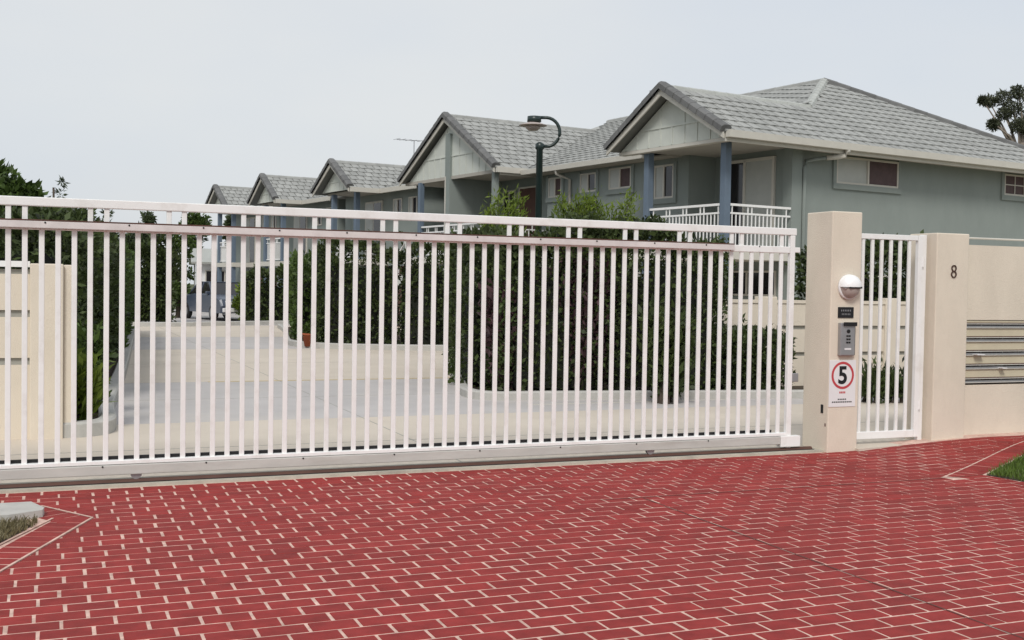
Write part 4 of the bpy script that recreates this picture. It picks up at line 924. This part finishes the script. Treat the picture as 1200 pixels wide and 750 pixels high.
def crown_rand(h0, h1, R, k, r0, r1):
    out = []
    for i in range(k):
        z = random.uniform(h0, h1); f = 1-abs((z-(h0+h1)/2)/((h1-h0)/2))**2*0.75; a = random.uniform(0, 2*pi); rr = R*f*sqrt(random.random()); out.append((rr*cos(a), rr*sin(a), z, random.uniform(r0, r1)))
    return out
# big leafy tree at the left edge, behind the slatted wall
b0 = at_depth(8, 400, 18.5); tree('tree', 'broad dark leafy tree rising behind the cream slatted wall', (b0.x-0.12, b0.y, -0.02), 3.3,
     [(-0.2, 0, 3.0, .5), (-0.9, 0.2, 3.1, .6), (0.25, -.1, 2.75, .42), (0.6, .1, 2.45, .42), (-.5, -.3, 2.5, .6), (0.95, 0, 2.1, .38), (0.3, .2, 2.0, .55), (-.6, .1, 1.8, .6), (.75, -.1, 1.7, .45), (0, .1, 1.3, .55), (-1.4, 0, 2.4, .6), (-.45, .1, 2.9, .6), (0.1, 0, 2.6, .55), (0.5, 0, 2.2, .5), (1.05, 0, 1.7, .4)], 24000, 0.12, 'leaf_mid', trunk_r=0.09)
# thin twiggy saplings
for px, pyt, lab in ((62, 200, 'thin bare-topped sapling beside the broad dark tree'), (116, 240, 'thin sparse sapling standing clear over the left hedge')):
    p = at_depth(px, 400, 27); hh = at_depth(px, pyt, 27).z
    tree('sapling', lab, (p.x, p.y, 0), hh, [(0.02*k, 0.03*k, hh*(0.35+0.065*k), 0.30-0.026*k) for k in range(10)], 420, 0.13, 'leaf_far', trunk_r=0.035, fork=0.9, aspect=0.25, cat='tree', nbr=4)
for px, top, bot, wpx, D, m, lab, grp in (
    (92, 240, 300, 44, 48, 'leaf_far', 'grey-green tree far off between the two thin saplings', None),
    (175, 247, 360, 20, 52, 'leaf_far', 'small grey-green tree poking up over the dark shrubbery, nearer of two', None),
    (190, 285, 375, 60, 40, 'leaf_dark', 'dark bushy tree at the left end of the far kerb', None),
    (208, 268, 372, 40, 45, 'leaf_mid', 'mid green bushy tree behind the far kerb left of the car', None),
    (172, 246, 300, 22, 70, 'leaf_far', 'small grey-green tree far off behind the nearer small tree', None),
    (228, 249, 300, 36, 62, 'leaf_mid', 'rounded dark tree far behind the parked car', None),
    (272, 252, 300, 26, 66, 'leaf_far', 'pale distant tree between the last house and the parked car', None),
    (150, 262, 300, 60, 75, 'leaf_far', 'wide low distant tree above the left hedge', None),
    (288, 330, 372, 34, 42, 'leaf_bright', 'lime green bush between the parked car and the houses', None)):
    p = at_depth(px, 400, D); zt = at_depth(px, top, D).z; zb = max(0.1, at_depth(px, bot, D).z); R = wpx/2*D/FPX
    cr_ = crown_rand(max(0.4, zb), zt-0.25*R, R*0.8, 12, R*0.35, R*0.55)
    tree('tree', lab, (p.x, p.y, -0.08), zt, cr_, 2400, 0.15*D/45, m, group=grp, trunk_r=0.10, fork=0.5)
# gum tree behind the roof, top right
p = at_depth(1192, 400, 58); gt_ = []
for (x, y, r) in ((1196, 106, 10), (1182, 112, 11), (1168, 116, 8), (1157, 115, 5), (1190, 125, 12), (1178, 132, 9), (1168, 144, 8), (1186, 147, 10), (1204, 118, 14), (1208, 140, 16), (1222, 110, 18), (1226, 135, 16), (1160, 143, 4), (1200, 150, 8)):
    w_ = at_depth(x, y, 58); gt_.append((w_.x-p.x, w_.y-p.y+random.uniform(-.5, .5), w_.z, r*58/FPX*0.92))
tree('gum_tree', 'tall sparse gum tree rising behind the hipped roof', (p.x, p.y, -0.08), 10.6, gt_, 9000, 0.15, 'leaf_gum', 'palebark', trunk_r=0.2, fork=0.88, aspect=0.35)

# ------------------------------------------------------------------ parked car and far house
cp = at_depth(258, 400, 44)
car = thing('parked_car', 'blue-grey parked car behind the kerb at the end of the drive', 'car', (cp.x, cp.y, 0.0), radians(-76))
prof = [(-2.15, 0.30), (-2.2, 0.62), (-2.05, 0.88), (-1.35, 0.95), (-0.75, 1.0), (0.8, 1.02), (1.7, 0.92), (2.05, 0.82), (2.2, 0.58), (2.15, 0.30)]
bdy = MB()
ns = len(prof); ys = [-0.86, -0.80, 0.80, 0.86]; 
for y_, k in ((-0.86, 0.985), (-0.78, 1.0), (0.78, 1.0), (0.86, 0.985)): bdy.v += [(x*k, y_, 0.3+(z-0.3)*(1.0 if k == 1.0 else 0.93)) for x, z in prof]
bdy.f = [(i*ns+k, i*ns+(k+1) % ns, (i+1)*ns+(k+1) % ns, (i+1)*ns+k) for i in range(3) for k in range(ns)]+[tuple(range(ns)), tuple(range(3*ns, 4*ns))]
bo = bdy.build('body', 'carpaint', car, False)
cab = MB(); lo = [(-1.45, 0.93), (1.05, 1.0)]; hi = [(-0.75, 1.42), (0.35, 1.45)]
cab.add([(lo[0][0], -0.76, .94), (lo[1][0], -0.76, 1.0), (lo[1][0], 0.76, 1.0), (lo[0][0], 0.76, .94), (hi[0][0], -0.58, 1.43), (hi[1][0], -0.58, 1.45), (hi[1][0], 0.58, 1.45), (hi[0][0], 0.58, 1.43)], [(0, 3, 2, 1), (4, 5, 6, 7), (0, 1, 5, 4), (1, 2, 6, 5), (2, 3, 7, 6), (3, 0, 4, 7)])
cab.build('cabin', 'glass', car); MB().cbox(-0.78, 0.38, -0.60, 0.60, 1.43, 1.475, c=0.02).build('roof', 'carpaint', car)
for s_ in (-1, 1):
    for a, b_ in (((1.05, .76*s_, 1.0), (0.36, .585*s_, 1.45)), ((-1.45, .76*s_, .94), (-0.76, .585*s_, 1.43)), ((-0.2, .765*s_, .98), (-0.2, .59*s_, 1.45))):
        MB().tube([a, b_], 0.035, 6).build('pillar', 'carpaint', car)
    for x in (-1.35, 1.35):
        w_ = MB().lathe([(0.0, -0.09), (0.27, -0.09), (0.31, -0.06), (0.31, 0.06), (0.27, 0.09), (0.0, 0.09)], (x, 0.80*s_, 0.31), 20, 'y').build('wheel', 'rubber', car)
        MB().lathe([(0.0, -0.094), (0.19, -0.094), (0.19, 0.094), (0.0, 0.094)], (x, 0.80*s_, 0.31), 14, 'y').build('rim', 'steel', w_)
    MB().cbox(2.02, 2.21, 0.50*s_-0.16, 0.50*s_+0.16, 0.62, 0.76, c=0.02).build('headlight', 'lampwhite', car)
    MB().cbox(0.75, 0.92, 0.84*s_-0.08, 0.84*s_+0.08, 1.0, 1.1, c=0.02).build('mirror', 'carpaint', car)
MB().cbox(2.15, 2.26, -0.8, 0.8, 0.34, 0.50, c=0.03).build('bumper', 'signwhite', car); MB().box(2.19, 2.225, -0.3, 0.3, 0.60, 0.72).build('grille', 'dark', car)
car_slab = sheet('car_pad', 'concrete_grey', [(3.0, 38.5), (12, 39.5), (12, 60), (2.0, 60)], 0.0, 0.03)

fp = at_depth(268, 400, 58); fh = thing('far_house', 'low white house with a shallow roof behind the parked car', 'house', (fp.x, fp.y, -0.1), radians(-5))
box('wall', 'signwhite', fh, -1.6, 1.9, 0, 4, 0, 2.6); MB().slab([(-1.9, -0.5, 2.55), (2.2, -0.5, 2.55), (2.2, 2, 3.3), (-1.9, 2, 3.3)], 0.1).build('roof', 'blind', fh)
MB().slab([(-1.9, 4.5, 2.55), (2.2, 4.5, 2.55), (2.2, 2.001, 3.3), (-1.9, 2.001, 3.3)], 0.1).build('roof', 'blind', fh)
for x in (-1.2, 0.2):
    w_ = box('window', 'trim', fh, x, x+1.0, -0.04, 0.0, 1.25, 2.15); box('pane', 'glass', w_, x+0.06, x+0.94, -0.05, -0.041, 1.31, 2.09)
